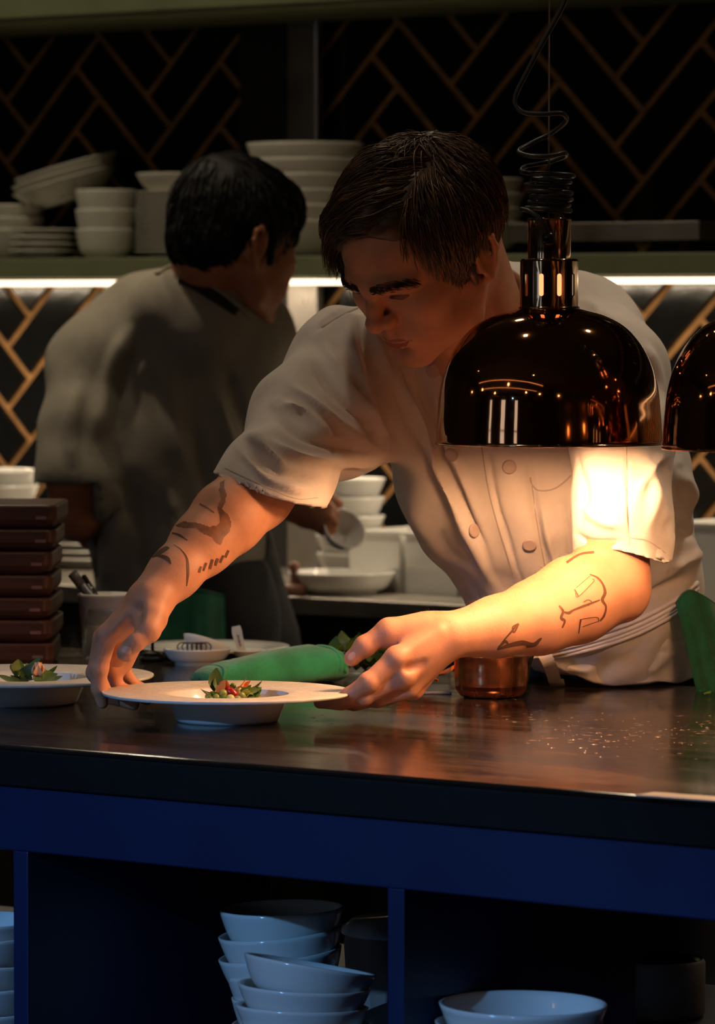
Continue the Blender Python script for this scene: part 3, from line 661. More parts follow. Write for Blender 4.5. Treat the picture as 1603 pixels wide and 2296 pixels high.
# --- folded green towel on the pass: rolled layers
def towel_roll():
    c0, c1 = Pz(452, 1546, ZC), Pz(745, 1528, ZC)
    ax = c1 - c0; Lc = np.linalg.norm(ax); ax /= Lc; side = np.cross([0, 0, 1], ax)
    V, F = [], []; n, m_ = 48, 40
    for i in range(n):
        t = i/(n - 1); h = np.interp(t, [0, .05, .2, .5, .85, .97, 1], [.010, .013, .017, .0205, .0235, .021, .016]); w_ = np.interp(t, [0, .1, .9, 1], [.024, .03, .036, .033])
        for k in range(m_):
            a = 2*PI*k/m_; rr = 1 + .035*math.sin(3*a + 5*t) + .02*math.sin(9*t + 2*a)
            x, z = w_*math.copysign(abs(math.cos(a))**.8, math.cos(a))*rr, h*math.copysign(abs(math.sin(a))**.75, math.sin(a))*rr
            V.append(c0 + ax*(Lc*t) + side*x + np.array([0, 0, max(h*1.0 + z, .0005)]))
    for i in range(n-1):
        for k in range(m_): F.append((i*m_ + k, i*m_ + (k+1) % m_, (i+1)*m_ + (k+1) % m_, (i+1)*m_ + k))
    F += [tuple(range(m_-1, -1, -1)), tuple(range((n-1)*m_, n*m_))]
    r = thing('green_towel', 'folded emerald green cloth lying on the pass behind the held plate', 'towel', c0)
    o = world_child(link('roll', mesh_np('roll', V, F), 'towel'), r)
    def seam(t0, off, rad):
        pts = []
        i = int(t0*(n - 1))
        for k in range(int(m_*.02), int(m_*.55)):
            p = np.array(V[i*m_ + k]); c = c0 + ax*(Lc*t0) + np.array([0, 0, .01]); pts.append(p + (p - c)*.02 + ax*off*math.sin(k*.2))
        return world_child(tube('fold_edge', pts, rad, 'towel', None, 8), r)
    seam(.955, .003, .0022); seam(.99, .002, .0022); seam(.10, .006, .0020); seam(.04, .008, .0018)
towel_roll()
# ================================================================ bowls under the pass
def bowl(kind): 
    spec = {'noodle': (.068, .050, .034, .003, .33), 'serve': (.0845, .054, .040, .004, .4), 'soup': (.071, .042, .034, .003, .36)}[kind]
    return crock(kind, lambda: lathe_mesh('bowl', bowl_profile(*spec), 64))
def under(px, py, Y): p = PY(px, py, Y); return p
HS = {'noodle': .050, 'serve': .054, 'soup': .042}
def stack(name, px, Y, items, words, group):
    "items: (rim pixel y, x shift px, tilt, kind) from the bottom up; more of the same carry them down to the board"
    for k, (py, dx, tl, kind) in enumerate(items):
        p = PY(px + dx, py, Y) - np.array([0, 0, HS[kind]])
        put(name, bowl(kind), 'porcelain', p, words[k], 'bowl', group, tl)
        if k == 0: low = p
    gap = low[2] - (ZSH + .0006); n = max(0, math.ceil(gap/.024 - .2))
    for j in range(1, n + 1): put(name, bowl(items[0][3]), 'porcelain', low - np.array([0, 0, gap*j/n]), words[0].rsplit(',', 1)[0] + ', below the picture edge', 'bowl', group)
ords = ['lowest', 'second lowest', 'third lowest', 'fourth lowest', 'fifth', 'sixth', 'seventh']
YA = .27
n_it = [(2350, 25, (0, 0), 'noodle'), (2296, 25, (.0, .0), 'noodle'), (2240, 22, (0, .02), 'noodle'), (2183, 15, (0, -.02), 'noodle'), (2135, 6, (.0, -.12), 'noodle'), (2088, 4, (0, -.10), 'noodle'), (2036, 0, (0, -.03), 'noodle')]
stack('deep_bowl', 634, YA, n_it, ['white deep bowl of the taller stack on the blue shelf, ' + w_ for w_ in ('lowest', 'second from bottom', 'third from bottom', 'middle one', 'third from top', 'second from top', 'topmost and wide open')], 'deep bowls on the blue shelf')
s_it = [(2345, 4, (0, .03), 'soup'), (2296, 4, (0, .03), 'soup'), (2256, -6, (.05, .03), 'soup'), (2210, -2, (.03, .05), 'soup'), (2162, 0, (.11, .17), 'soup')]
stack('shallow_bowl', 680, YA - .10, s_it, ['white shallow bowl of the front stack on the blue shelf, ' + w_ for w_ in ('lowest', 'second from bottom', 'middle one', 'second from top', 'topmost and tilted')], 'shallow bowls on the blue shelf')
stack('serving_bowl', 1172, .095, [(2330, -2, (0, 0), 'serve'), (2290, -8, (0, .0), 'serve'), (2250, 0, (0, .01), 'serve')], ['wide white serving bowl in the right compartment, ' + w_ for w_ in ('lowest', 'middle one', 'topmost')], 'serving bowls on the blue shelf')
stack('stacked_bowl', -46, YA - .08, [(2320, 0, (0, 0), 'soup'), (2262, 4, (0, 0), 'soup'), (2205, 6, (0, 0), 'soup'), (2150, 0, (0, .05), 'soup'), (2098, 4, (0, -.05), 'soup'), (2062, 0, (0, .0), 'soup')], ['white bowl left of the leftmost blue divider, ' + w_ for w_ in ('lowest', 'second from bottom', 'third from bottom', 'third from top', 'second from top', 'topmost')], 'bowls at the left frame edge')
stack('tilted_bowl', 905, .40, [(2300, 0, (0, 0), 'soup'), (2264, 0, (0, -.34), 'soup')], ['white bowl carrying the tilted bowl behind the middle divider, low', 'white bowl tilted upward beside the middle blue divider'], 'bowls behind the middle divider')
sj = thing('stoneware_jar', 'brown stoneware jar with pale lid behind the bowl stacks', 'jar', np.append(PY(905, 2290, .62)[:2], ZSH + .0005))
jr = PY(905, 2090, .62)[2] - sj.location.z
lathe('body', [(0, 0), (.06, 0), (.064, .01), (.068, jr*.5), (.070, jr - .01), (.067, jr)], 'stoneware', sj, 48)
lathe('lid', [(.073, jr), (.074, jr + .006), (.06, jr + .016), (0, jr + .02)], 'porcelain', sj, 48)
cn = thing('clay_canister', 'dim brown clay canister at the far right under the pass', 'canister', np.append(PY(1475, 2296, .78)[:2], ZSH + .0005))
ch_ = PY(1475, 2148, .78)[2] - cn.location.z
lathe('body', [(0, 0), (.052, 0), (.055, .005), (.055, ch_ - .004), (.052, ch_)], 'stoneware', cn, 48)
lathe('mouth', [(.052, ch_), (.048, ch_ - .002), (.047, ch_ - .03), (0, ch_ - .03)], 'iron', cn, 48)
# ================================================================ distance-field modelling
class SDF:
    def __init__(s): s.ops = []
    def cone(s, a, b, ra, rb, k=.006, sub=False):
        a, b = np.asarray(a, float), np.asarray(b, float)
        def f(X):
            ab = b - a; t = np.clip(((X - a) @ ab)/(ab @ ab + 1e-12), 0, 1)
            return np.linalg.norm(X - a - t[..., None]*ab, axis=-1) - (ra + (rb - ra)*t)
        m = max(ra, rb); s.ops.append((np.minimum(a, b) - m, np.maximum(a, b) + m, f, k, sub)); return s
    def chain(s, pts, rad, k=.006, sub=False):
        for i in range(len(pts) - 1): s.cone(pts[i], pts[i+1], rad[i], rad[i+1], k, sub)
        return s
    def ell(s, c, r, R=None, k=.01, sub=False):
        c, r = np.asarray(c, float), np.asarray(r, float); R = np.eye(3) if R is None else np.asarray(R)
        def f(X):
            q = (X - c) @ R; k0 = np.linalg.norm(q/r, axis=-1); k1 = np.linalg.norm(q/(r*r), axis=-1) + 1e-9
            return k0*(k0 - 1)/k1
        e = np.abs(R) @ r; s.ops.append((c - e, c + e, f, k, sub)); return s
    def ecap(s, a, b, wa, wb, ta, tb, k=.02, sub=False, ax=None, ay=None):
        a, b = np.asarray(a, float), np.asarray(b, float); ax = RT if ax is None else ax; ay = FH if ay is None else ay
        def f(X):
            ab = b - a; t = np.clip(((X - a) @ ab)/(ab @ ab), 0, 1); q = X - a - t[..., None]*ab
            w_, t_ = wa + (wb - wa)*t, ta + (tb - ta)*t
            x, y = q @ ax, q @ ay; z = np.linalg.norm(q - x[..., None]*ax - y[..., None]*ay, axis=-1)
            return (np.sqrt((x/w_)**2 + (y/t_)**2 + (z/np.minimum(w_, t_))**2 + 1e-12) - 1)*np.minimum(w_, t_)
        m = max(wa, wb, ta, tb); s.ops.append((np.minimum(a, b) - m, np.maximum(a, b) + m, f, k, sub)); return s
    def half(s, p, n, k=.001):
        "cut away the side n points to"
        p, n = np.asarray(p, float), np.asarray(n, float); n = n/np.linalg.norm(n)
        s.ops.append((None, None, lambda X: (X - p) @ n, k, 'clip')); return s
    def mesh(s, h):
        lo = np.min([o[0] for o in s.ops if o[0] is not None and not o[4]], 0) - 3*h; hi = np.max([o[1] for o in s.ops if o[0] is not None and not o[4]], 0) + 3*h
        n = np.ceil((hi - lo)/h).astype(int) + 1
        G = np.full(n, .05, np.float32)
        ax = [lo[i] + h*np.arange(n[i]) for i in range(3)]
        for a, b, f, k, sub in s.ops:
            if a is None: i0, i1 = np.zeros(3, int), n
            else:
                mg = k + 3*h if not sub else k + 3*h
                i0 = np.clip(np.floor((a - mg - lo)/h).astype(int), 0, n); i1 = np.clip(np.ceil((b + mg - lo)/h).astype(int) + 1, 0, n)
            if (i1 <= i0).any(): continue
            sl = tuple(slice(i0[i], i1[i]) for i in range(3))
            X = np.stack(np.meshgrid(*[ax[i][sl[i]] for i in range(3)], indexing='ij'), -1)
            d = f(X).astype(np.float32); g = G[sl]
            if sub:
                dd = d if sub == 'clip' else -d
                hh = np.maximum(k - np.abs(g - dd), 0)/k; G[sl] = np.maximum(g, dd) + hh*hh*k*.25
            else:
                hh = np.maximum(k - np.abs(g - d), 0)/k; G[sl] = np.minimum(g, d) - hh*hh*k*.25
        return surface_nets(G, lo, h)
def surface_nets(G, lo, h):
    S = G < 0; n = np.array(G.shape)
    c = np.zeros(n - 1, np.int8)
    for dx in (0, 1):
        for dy in (0, 1):
            for dz in (0, 1): c += S[dx:n[0]-1+dx, dy:n[1]-1+dy, dz:n[2]-1+dz]
    act = np.argwhere((c > 0) & (c < 8)); idx = np.full(n - 1, -1, np.int32); idx[tuple(act.T)] = np.arange(len(act))
    acc = np.zeros((len(act), 3)); cnt = np.zeros(len(act))
    cor = [(0, 0, 0), (1, 0, 0), (0, 1, 0), (1, 1, 0), (0, 0, 1), (1, 0, 1), (0, 1, 1), (1, 1, 1)]
    val = [G[act[:, 0] + a, act[:, 1] + b, act[:, 2] + d] for a, b, d in cor]
    for i, j in ((0, 1), (2, 3), (4, 5), (6, 7), (0, 2), (1, 3), (4, 6), (5, 7), (0, 4), (1, 5), (2, 6), (3, 7)):
        a, b = val[i], val[j]; m = (a < 0) != (b < 0); t = np.where(m, a/np.where(m, a - b, 1), 0)[:, None]
        p = np.array(cor[i]) + t*(np.array(cor[j]) - np.array(cor[i])); acc += np.where(m[:, None], p, 0); cnt += m
    V = lo + h*(act + acc/cnt[:, None]); F = []
    for axis in range(3):
        o1, o2 = [(1, 2), (2, 0), (0, 1)][axis]
        a = [slice(None)]*3; b = [slice(None)]*3; a[axis] = slice(0, -1); b[axis] = slice(1, None)
        cr = S[tuple(a)] != S[tuple(b)]; e = np.argwhere(cr)
        ok = (e[:, o1] > 0) & (e[:, o2] > 0) & (e[:, o1] < n[o1]-1) & (e[:, o2] < n[o2]-1); e = e[ok]
        d1 = np.zeros(3, int); d1[o1] = 1; d2 = np.zeros(3, int); d2[o2] = 1
        q = np.stack([idx[tuple((e - d1 - d2).T)], idx[tuple((e - d2).T)], idx[tuple(e.T)], idx[tuple((e - d1).T)]], 1)
        fl = S[tuple(e.T)]; q[~fl] = q[~fl][:, ::-1]; F.append(q)
    F = np.concatenate(F); F = F[(F >= 0).all(1)]
    return V, F
def vnormals(V, F):
    nrm = np.cross(V[F[:, 2]] - V[F[:, 0]], V[F[:, 3]] - V[F[:, 1]]); N = np.zeros_like(V)
    for k in range(4): np.add.at(N, F[:, k], nrm)
    return N/(np.linalg.norm(N, axis=1)[:, None] + 1e-12)
def smooth(V, F, it=2, lam=.5):
    for _ in range(it):
        S_ = np.zeros_like(V); c = np.zeros(len(V))
        for k in range(4):
            for j in (1, 3): np.add.at(S_, F[:, k], V[F[:, (k + j) % 4]]); np.add.at(c, F[:, k], 1)
        V = V + lam*(S_/c[:, None] - V)
    return V
def vproj(V):
    q = V - CAMP; d = q @ FW; return CX + FPX*(q @ RT)/d, CY - FPX*(q @ UPV)/d
def seg_dist(px, py, line):
    best = np.full(len(px), 1e9)
    for (a, b), (c, d) in zip(line[:-1], line[1:]):
        ex, ey = c - a, d - b; t = np.clip(((px - a)*ex + (py - b)*ey)/(ex*ex + ey*ey + 1e-9), 0, 1)
        best = np.minimum(best, np.hypot(px - a - t*ex, py - b - t*ey))
    return best
def creases(V, F, lines):
    "push real folds into cloth: lines of (polyline as the camera sees it, height m, half width px)"
    N = vnormals(V, F); px, py = vproj(V); face = np.clip((N @ (-FH))*1.6 + .2, 0, 1); D = np.zeros(len(V))
    for ln, amp, wd in lines:
        ln = catmull([np.array(q, float) for q in ln], 5) if len(ln) > 2 else np.array(ln, float)
        d = seg_dist(px, py, [tuple(q) for q in ln]); L = np.concatenate([[0], np.cumsum(np.linalg.norm(np.diff(ln, axis=0), axis=1))])
        q0 = np.hypot(px - ln[0][0], py - ln[0][1]); q1 = np.hypot(px - ln[-1][0], py - ln[-1][1])
        fade = np.clip(np.minimum(q0, q1)/(.22*L[-1]), .12, 1)
        D += amp*fade*np.exp(-(d/wd)**2)
    return V + N*(D*face)[:, None]
def wobble(V, amp, fr, seed):
    r = np.random.RandomState(seed); D = np.zeros(len(V))
    for _ in range(10):
        k = r.normal(size=3)*fr; D += np.sin(V @ k + r.uniform(0, 6.28))/10
    return D*amp
class Drape:
    "lays thin real pieces onto surfaces by aiming from the photographer's position at build time"
    def __init__(s, *meshes): s.t = [BVHTree.FromPolygons([tuple(v) for v in V], [tuple(map(int, f)) for f in F]) for V, F in meshes]
    def hit(s, px, py):
        r = ray(px, py); r = r/np.linalg.norm(r); best = None
        for t in s.t:
            loc, nrm, i, d = t.ray_cast(Vector(CAMP), Vector(r))
            if loc is not None and (best is None or d < best[2]): best = (np.array(loc), np.array(nrm), d)
        return best
    def strip(s, line, wpx, off=.0004, per=6, th=.0006):
        "a flat ribbon along a line; wpx scalar or per control point"
        n = (len(line) - 1)*per + 1; pts = catmull([np.array(q, float) for q in line], per) if len(line) > 2 else np.array([np.array(line[0]) + (np.array(line[1]) - np.array(line[0]))*t for t in np.linspace(0, 1, per + 1)])
        wv = np.interp(np.linspace(0, 1, len(pts)), np.linspace(0, 1, len(np.atleast_1d(wpx))), np.atleast_1d(wpx)) if np.ndim(wpx) else np.full(len(pts), wpx)
        tg = np.gradient(pts, axis=0); tg /= np.linalg.norm(tg, axis=1)[:, None] + 1e-9; nr = np.stack([-tg[:, 1], tg[:, 0]], 1)
        runs = [[]]
        for p, w_, n_ in zip(pts, wv, nr):
            hs = [s.hit(*(p + n_*w_*u)) for u in (-1, 0, 1)]
            if any(h_ is None for h_ in hs) or max(h_[2] for h_ in hs) - min(h_[2] for h_ in hs) > .02: runs.append([]); continue
            if runs[-1] and abs(runs[-1][-1][1][2] - hs[1][2]) > .025: runs.append([])
            runs[-1].append(hs)
        run = max(runs, key=len); V, F = [], []          # the longest unbroken stretch
        for k, hs in enumerate(run):
            o = len(V)
            for h_ in hs: V.append(h_[0] + h_[1]*off)
            if k: F += [(o-3, o-2, o+1, o), (o-2, o-1, o+2, o+1)]
        return V, F
    def fill(s, poly, off=.0004, step=3.0):
        "a filled flat shape: grid inside a polygon"
        poly = np.array(poly, float); x0, y0 = poly.min(0); x1, y1 = poly.max(0)
        nx, ny = int((x1 - x0)/step) + 2, int((y1 - y0)/step) + 2; gx, gy = np.meshgrid(x0 + step*np.arange(nx), y0 + step*np.arange(ny), indexing='ij')
        ins = np.zeros(gx.shape, bool); j = len(poly) - 1
        for i in range(len(poly)):
            (xi, yi), (xj, yj) = poly[i], poly[j]
            c = ((yi > gy) != (yj > gy)) & (gx < (xj - xi)*(gy - yi)/(yj - yi + 1e-12) + xi); ins ^= c; j = i
        V, F = [], []; id_ = -np.ones(gx.shape, int)
        for a, b in np.argwhere(ins):
            h_ = s.hit(gx[a, b], gy[a, b])
            if h_ is not None: id_[a, b] = len(V); V.append(h_[0] + h_[1]*off)
        for a in range(nx-1):
            for b in range(ny-1):
                q = [id_[a, b], id_[a+1, b], id_[a+1, b+1], id_[a, b+1]]
                if min(q) >= 0: F.append(tuple(q))
                elif sum(v >= 0 for v in q) == 3: F.append(tuple(v for v in q if v >= 0))
        return V, F
mat('skin', lin(214, 150, 116), .48, noise=.16, nscale=35, bump=.12, bscale=420, spec=.4, sss=.0)
mat('skin_tan', lin(176, 112, 78), .5, noise=.2, nscale=30, bump=.1, bscale=300)
mat('lip', lin(168, 88, 74), .4, noise=.2, nscale=80)
mat('ink', lin(96, 62, 44), .55)
mat('ink_soft', lin(140, 88, 62), .55, noise=.4, nscale=90)
mat('nail', lin(222, 164, 136), .42)
mat('jacket', lin(226, 214, 206), .85, noise=.05, nscale=60, bump=.25, bscale=900, sheen=.1)
mat('jacket_seam', lin(186, 172, 166), .9)
mat('button', lin(196, 174, 166), .4)
mat('hair_brown', (.060, .031, .016), .40, spec=.5, noise=.3, nscale=60)
mat('hair_highlight', (.17, .088, .040), .38, spec=.5)  # lighter strands put the top-lit highlights into the hair colour
mat('hair_black', (.008, .0075, .008), .6, spec=.2)
mat('eye_white', (.6, .5, .45), .2)
mat('tshirt', lin(150, 142, 128), .9, noise=.08, nscale=40, bump=.3, bscale=700)
mat('apron_black', (.012, .012, .013), .8, noise=.3, nscale=30)
mat('trousers', (.02, .02, .024), .85, noise=.2, nscale=30)
Z3 = np.array([0, 0, 1.])
def headrot(yaw, pitch, roll):
    cy, sy, cp, sp, cr, sr = math.cos(yaw), math.sin(yaw), math.cos(pitch), math.sin(pitch), math.cos(roll), math.sin(roll)
    M = np.array([[cr, 0, sr], [0, 1, 0], [-sr, 0, cr]]) @ np.array([[cy, -sy, 0], [sy, cy, 0], [0, 0, 1]]) @ np.array([[1, 0, 0], [0, cp, -sp], [0, sp, cp]])
    return np.stack([RT, FH, Z3], 1) @ M       # head frame -> world
# ================================================================ chef at the pass
HO = P(965, 585, 5.18); HR = headrot(*np.radians([-44, 42, 8]))
def H2W(h): return HO + np.asarray(h) @ HR.T
def W2H(p): return (np.asarray(p) - HO) @ HR
def head_sdf():
    s = SDF()
    s.ell((0, .014, .052), (.0745, .094, .084), k=.02)
    s.ell((0, -.040, .048), (.060, .060, .055), k=.03)
    s.ell((0, -.040, -.008), (.057, .050, .062), k=.03)
    for q in (-1, 1):
        s.ell((q*.043, -.062, -.004), (.021, .024, .018), k=.022)       # cheek bone
        s.cone((q*.055, -.002, -.030), (q*.049, -.022, -.058), .016, .015, k=.022)  # jaw
        s.cone((q*.049, -.022, -.058), (q*.014, -.074, -.076), .015, .014, k=.02)
        s.ell((q*.033, -.060, -.038), (.020, .026, .026), k=.022)       # cheek
    s.ell((0, -.0765, -.074), (.020, .0165, .0155), k=.014)             # chin
    s.ell((0, -.0775, -.040), (.030, .020, .026), k=.016)               # muzzle
    for q in (-1, 1):
        s.ell((q*.0315, -.0990, .0195), (.0170, .0125, .0095), k=.012, sub=True)   # socket
    for q in (-1, 1):
        s.chain([(q*.004, -.0965, .0345), (q*.024, -.0935, .0365), (q*.047, -.075, .0340)], [.0098, .0102, .0085], k=.010)  # brow
        s.ell((q*.0310, -.0785, .0205), (.0150, .0130, .0115), k=.004)  # eyeball under lids
    s.chain([(0, -.0950, .027), (0, -.1025, .010), (0, -.1100, -.0055)], [.0094, .0086, .0098], k=.008)   # nose
    s.ell((0, -.1120, -.0098), (.0120, .0110, .0102), k=.005)
    for q in (-1, 1):
        s.ell((q*.0132, -.1005, -.0118), (.0072, .0108, .0086), k=.004)
        s.cone((q*.0062, -.1050, -.0215), (q*.0068, -.1005, -.0130), .0034, .0020, k=.003, sub=True)
    s.cone((0, -.0965, -.022), (0, -.0965, -.034), .0065, .006, k=.008)
    s.chain([(-.022, -.0855, -.0425), (-.009, -.0945, -.0385), (0, -.0958, -.0392), (.009, -.0945, -.0385), (.022, -.0855, -.0425)], [.0028, .0050, .0050, .0050, .0028], k=.004)
    s.chain([(-.020, -.0855, -.0465), (-.008, -.0930, -.0510), (.008, -.0930, -.0510), (.020, -.0855, -.0465)], [.0030, .0055, .0055, .0030], k=.004)
    s.chain([(-.025, -.0895, -.0440), (-.010, -.1005, -.0445), (.010, -.1005, -.0445), (.025, -.0895, -.0440)], [.0012, .0016, .0016, .0012], k=.0025, sub=True)
    s.ell((0, -.0925, -.0605), (.016, .006, .0050), k=.008, sub=True)    # groove over the chin
    for q in (-1, 1):                                                    # ears
        s.ell((q*.0755, .012, .004), (.0055, .0165, .0270), rotm(.18, 0, q*.35), k=.006)
        s.chain([(q*.074, -.001, .012), (q*.079, .004, .028), (q*.083, .016, .034), (q*.0855, .027, .026), (q*.085, .028, .010), (q*.081, .021, -.008), (q*.0775, .010, -.020), (q*.074, .003, -.022)], [.0036, .0038, .004, .004, .0038, .0036, .0052, .0045], k=.004)
        s.ell((q*.083, .009, .002), (.0055, .0075, .012), k=.005, sub=True)
        s.cone((q*.0755, -.001, .004), (q*.0765, -.001, -.004), .0042, .0040, k=.004)
    nb = W2H(P(1085, 800, 5.30))
    s.ecap((0, .038, -.012), nb, .056, .064, .058, .066, k=.03, ax=np.array([1., 0, 0]), ay=np.array([0, 1., 0]))
    s.cone((0, -.02, -.062), W2H(P(1075, 800, 5.26)), .020, .030, k=.03)
    return s
hV, hF = head_sdf().mesh(.0019); hV = H2W(smooth(hV, hF, 1, .4))
# ---- arms and hands
def arm_right():       # his right arm, at the left of the picture
    s = SDF()
    s.chain([P(775, 815, 5.29), P(632, 1040, 5.14), P(574, 1104, 5.105)], [.040, .039, .0410], k=.02)
    s.chain([P(574, 1104, 5.105), P(510, 1162, 5.07), P(455, 1218, 5.045), P(392, 1284, 5.01), P(338, 1340, 4.985)], [.0415, .0400, .0345, .0275, .0245], k=.015)
    w_ = P(334, 1345, 4.985)
    mc = [P(240, 1424, 4.985), P(232, 1432, 5.012), P(242, 1444, 5.038), P(257, 1454, 5.058)]
    for q, r0, r1 in zip(mc, (.0185, .018, .017, .016), (.0122, .0120, .0112, .0100)): s.cone(w_ + (q - w_)*.12, q, r0, r1, k=.010)
    fg = [[P(240, 1424, 4.985), P(222, 1498, 4.990), P(222, 1543, 4.997), P(230, 1576, 5.003)],
          [P(232, 1432, 5.012), P(214, 1508, 5.024), P(238, 1560, 5.030), P(300, 1579, 5.022)],
          [P(242, 1444, 5.038), P(252, 1498, 5.052), P(262, 1540, 5.060), P(330, 1568, 5.050)],
          [P(257, 1454, 5.058), P(276, 1504, 5.080), P(302, 1538, 5.093), P(350, 1556, 5.085)]]
    for f, r in zip(fg, ([.0122, .0098, .0088, .0066], [.0120, .0098, .0086, .0070], [.0105, .0085, .0080, .0068], [.0098, .0080, .0074, .0062])):
        s.chain(f, r, k=.0035)
        s.ell(f[1], np.array([1, 1, 1])*r[1]*1.06, k=.004)
    s.cone(P(318, 1375, 5.03), P(274, 1486, 5.060), .017, .0125, k=.010)          # heel of the palm
    s.cone(P(300, 1400, 5.0), P(262, 1470, 5.02), .016, .0135, k=.010)
    s.cone(P(345, 1352, 4.98), P(336, 1388, 4.965), .0200, .0185, k=.012)          # ball of the thumb
    th = [P(338, 1385, 4.962), P(331, 1412, 4.950), P(303, 1437, 4.943), P(282, 1464, 4.942)]
    s.chain(th, [.0180, .0142, .0106, .0102], k=.006)
    s.ell(th[2], np.array([1, 1, 1])*.0112, k=.004)
    s.cone(P(288, 1372, 4.968), P(252, 1415, 4.972), .0030, .0030, k=.008)         # tendon of the forefinger
    s.chain([P(312, 1366, 4.958), P(298, 1392, 4.945), P(287, 1420, 4.945)], [.004, .006, .005], k=.010, sub=True)   # hollow between thumb and forefinger
    return s
def arm_left():        # his left arm, at the right of the picture
    s = SDF()
    s.chain([P(1400, 850, 5.24), P(1386, 1060, 5.18), P(1372, 1230, 5.135), P(1384, 1322, 5.125)], [.040, .041, .0385, .0300], k=.02)
    s.ell(P(1404, 1350, 5.135), (.0155, .0155, .0155), k=.02)
    s.chain([P(1378, 1312, 5.125), P(1290, 1345, 5.10), P(1205, 1383, 5.07), P(1115, 1405, 5.035), P(1016, 1423, 5.0)], [.0400, .0470, .0400, .0315, .0265], k=.02)
    w_ = P(1008, 1424, 4.998)
    mc = [P(890, 1476, 4.962), P(905, 1515, 4.966), P(918, 1542, 4.982), P(930, 1548, 5.006)]
    for q, r0, r1 in zip(mc, (.0200, .0195, .018, .017), (.0124, .0120, .0112, .0100)): s.cone(w_ + (q - w_)*.10, q, r0, r1, k=.010)
    fg = [[P(890, 1476, 4.962), P(826, 1530, 4.952), P(783, 1559, 4.960), P(750, 1576, 4.970)],
          [P(905, 1515, 4.966), P(815, 1561, 4.966), P(766, 1575, 4.973), P(717, 1575, 4.980)],
          [P(918, 1542, 4.982), P(848, 1566, 4.984), P(795, 1577, 4.994), P(750, 1577, 5.0)],
          [P(930, 1548, 5.006), P(872, 1562, 5.010), P(830, 1571, 5.016), P(796, 1576, 5.02)]]
    for f, r in zip(fg, ([.0126, .0104, .0090, .0072], [.0122, .0100, .0084, .0070], [.0112, .0092, .0080, .0066], [.0098, .0080, .0074, .0060])):
        s.chain(f, r, k=.0035)
        s.ell(f[1], np.array([1, 1, 1])*r[1]*1.08, k=.004)
    s.ell(mc[0] - FH*.003, np.array([1, 1, 1])*.0128, k=.008); s.ell(mc[1] - FH*.003, np.array([1, 1, 1])*.0122, k=.008)
    th = [P(948, 1412, 4.998), P(872, 1414, 4.990), P(818, 1449, 4.988), P(789, 1476, 4.988)]
    s.chain(th, [.0190, .0138, .0108, .0092], k=.006)
    s.cone(P(975, 1412, 5.0), P(880, 1428, 4.99), .020, .012, k=.012)
    s.ell(th[2], np.array([1, 1, 1])*.0116, k=.004)
    for a, b in ((P(985, 1412, 4.975), mc[0] - FH*.010), (P(985, 1424, 4.975), mc[1] - FH*.010)): s.cone(a, b, .0026, .0028, k=.010)
    s.cone(P(948, 1490, 4.960), P(915, 1498, 4.955), .003, .003, k=.008, sub=True)
    return s
rV, rF = arm_right().mesh(.0019); rV = smooth(rV, rF, 1, .4)
lV, lF = arm_left().mesh(.0019); lV = smooth(lV, lF, 1, .4)
# ---- trunk and legs under the clothes
def trunk_sdf(g=0.):
    s = SDF()
    s.chain([P(775, 808, 5.28), P(960, 800, 5.36), P(1130, 770, 5.40)], [.048 + g, .070 + g, .085 + g], k=.05)
    s.chain([P(1130, 770, 5.40), P(1290, 765, 5.36), P(1378, 830, 5.26)], [.085 + g, .066 + g, .052 + g], k=.05)
    s.ecap(P(1100, 850, 5.37), P(1225, 1085, 5.40), .150 + g, .165 + g, .095 + g, .112 + g, k=.05)
    s.ecap(P(1225, 1085, 5.40), P(1312, 1300, 5.47), .165 + g, .126 + g, .112 + g, .108 + g, k=.05)
    s.ecap(P(1312, 1300, 5.47), P(1364, 1500, 5.62), .126 + g, .110 + g, .108 + g, .150 + g, k=.05)
    return s
tb = trunk_sdf(-.022); tb.half((0, 0, ZC + .012), (0, 0, -1)); tV, tF = tb.mesh(.007)
hipc = P(1385, 1540, 5.78); hip = np.array([hipc[0], max(hipc[1], CD + .20), 0])
def legs_sdf(g=0.):
    s = SDF()
    s.ell(hip + Z3*.93, (.155 + g, .115 + g, .11 + g), k=.04)
    for q in (-1, 1):
        s.chain([hip + np.array([q*.085, 0, .88]), hip + np.array([q*.10, .01, .48]), hip + np.array([q*.105, .03, .10])], [.082 + g, .058 + g, .045 + g], k=.03)
    return s
gV, gF = legs_sdf(-.004).mesh(.01)
def join(*parts):
    Vs, Fs, o = [], [], 0
    for V, F in parts: Vs.append(V); Fs.append(F + o); o += len(V)
    return np.concatenate(Vs), np.concatenate(Fs)
bodyV, bodyF = join((hV, hF), (rV, rF), (lV, lF), (tV, tF), (gV, gF))
chef = thing('person', 'man in white chef jacket leaning over the pass, both hands on a plate', 'person', (hip[0], hip[1], 0))
body = world_child(link('body', mesh_np('body', bodyV, bodyF), 'skin'), chef)
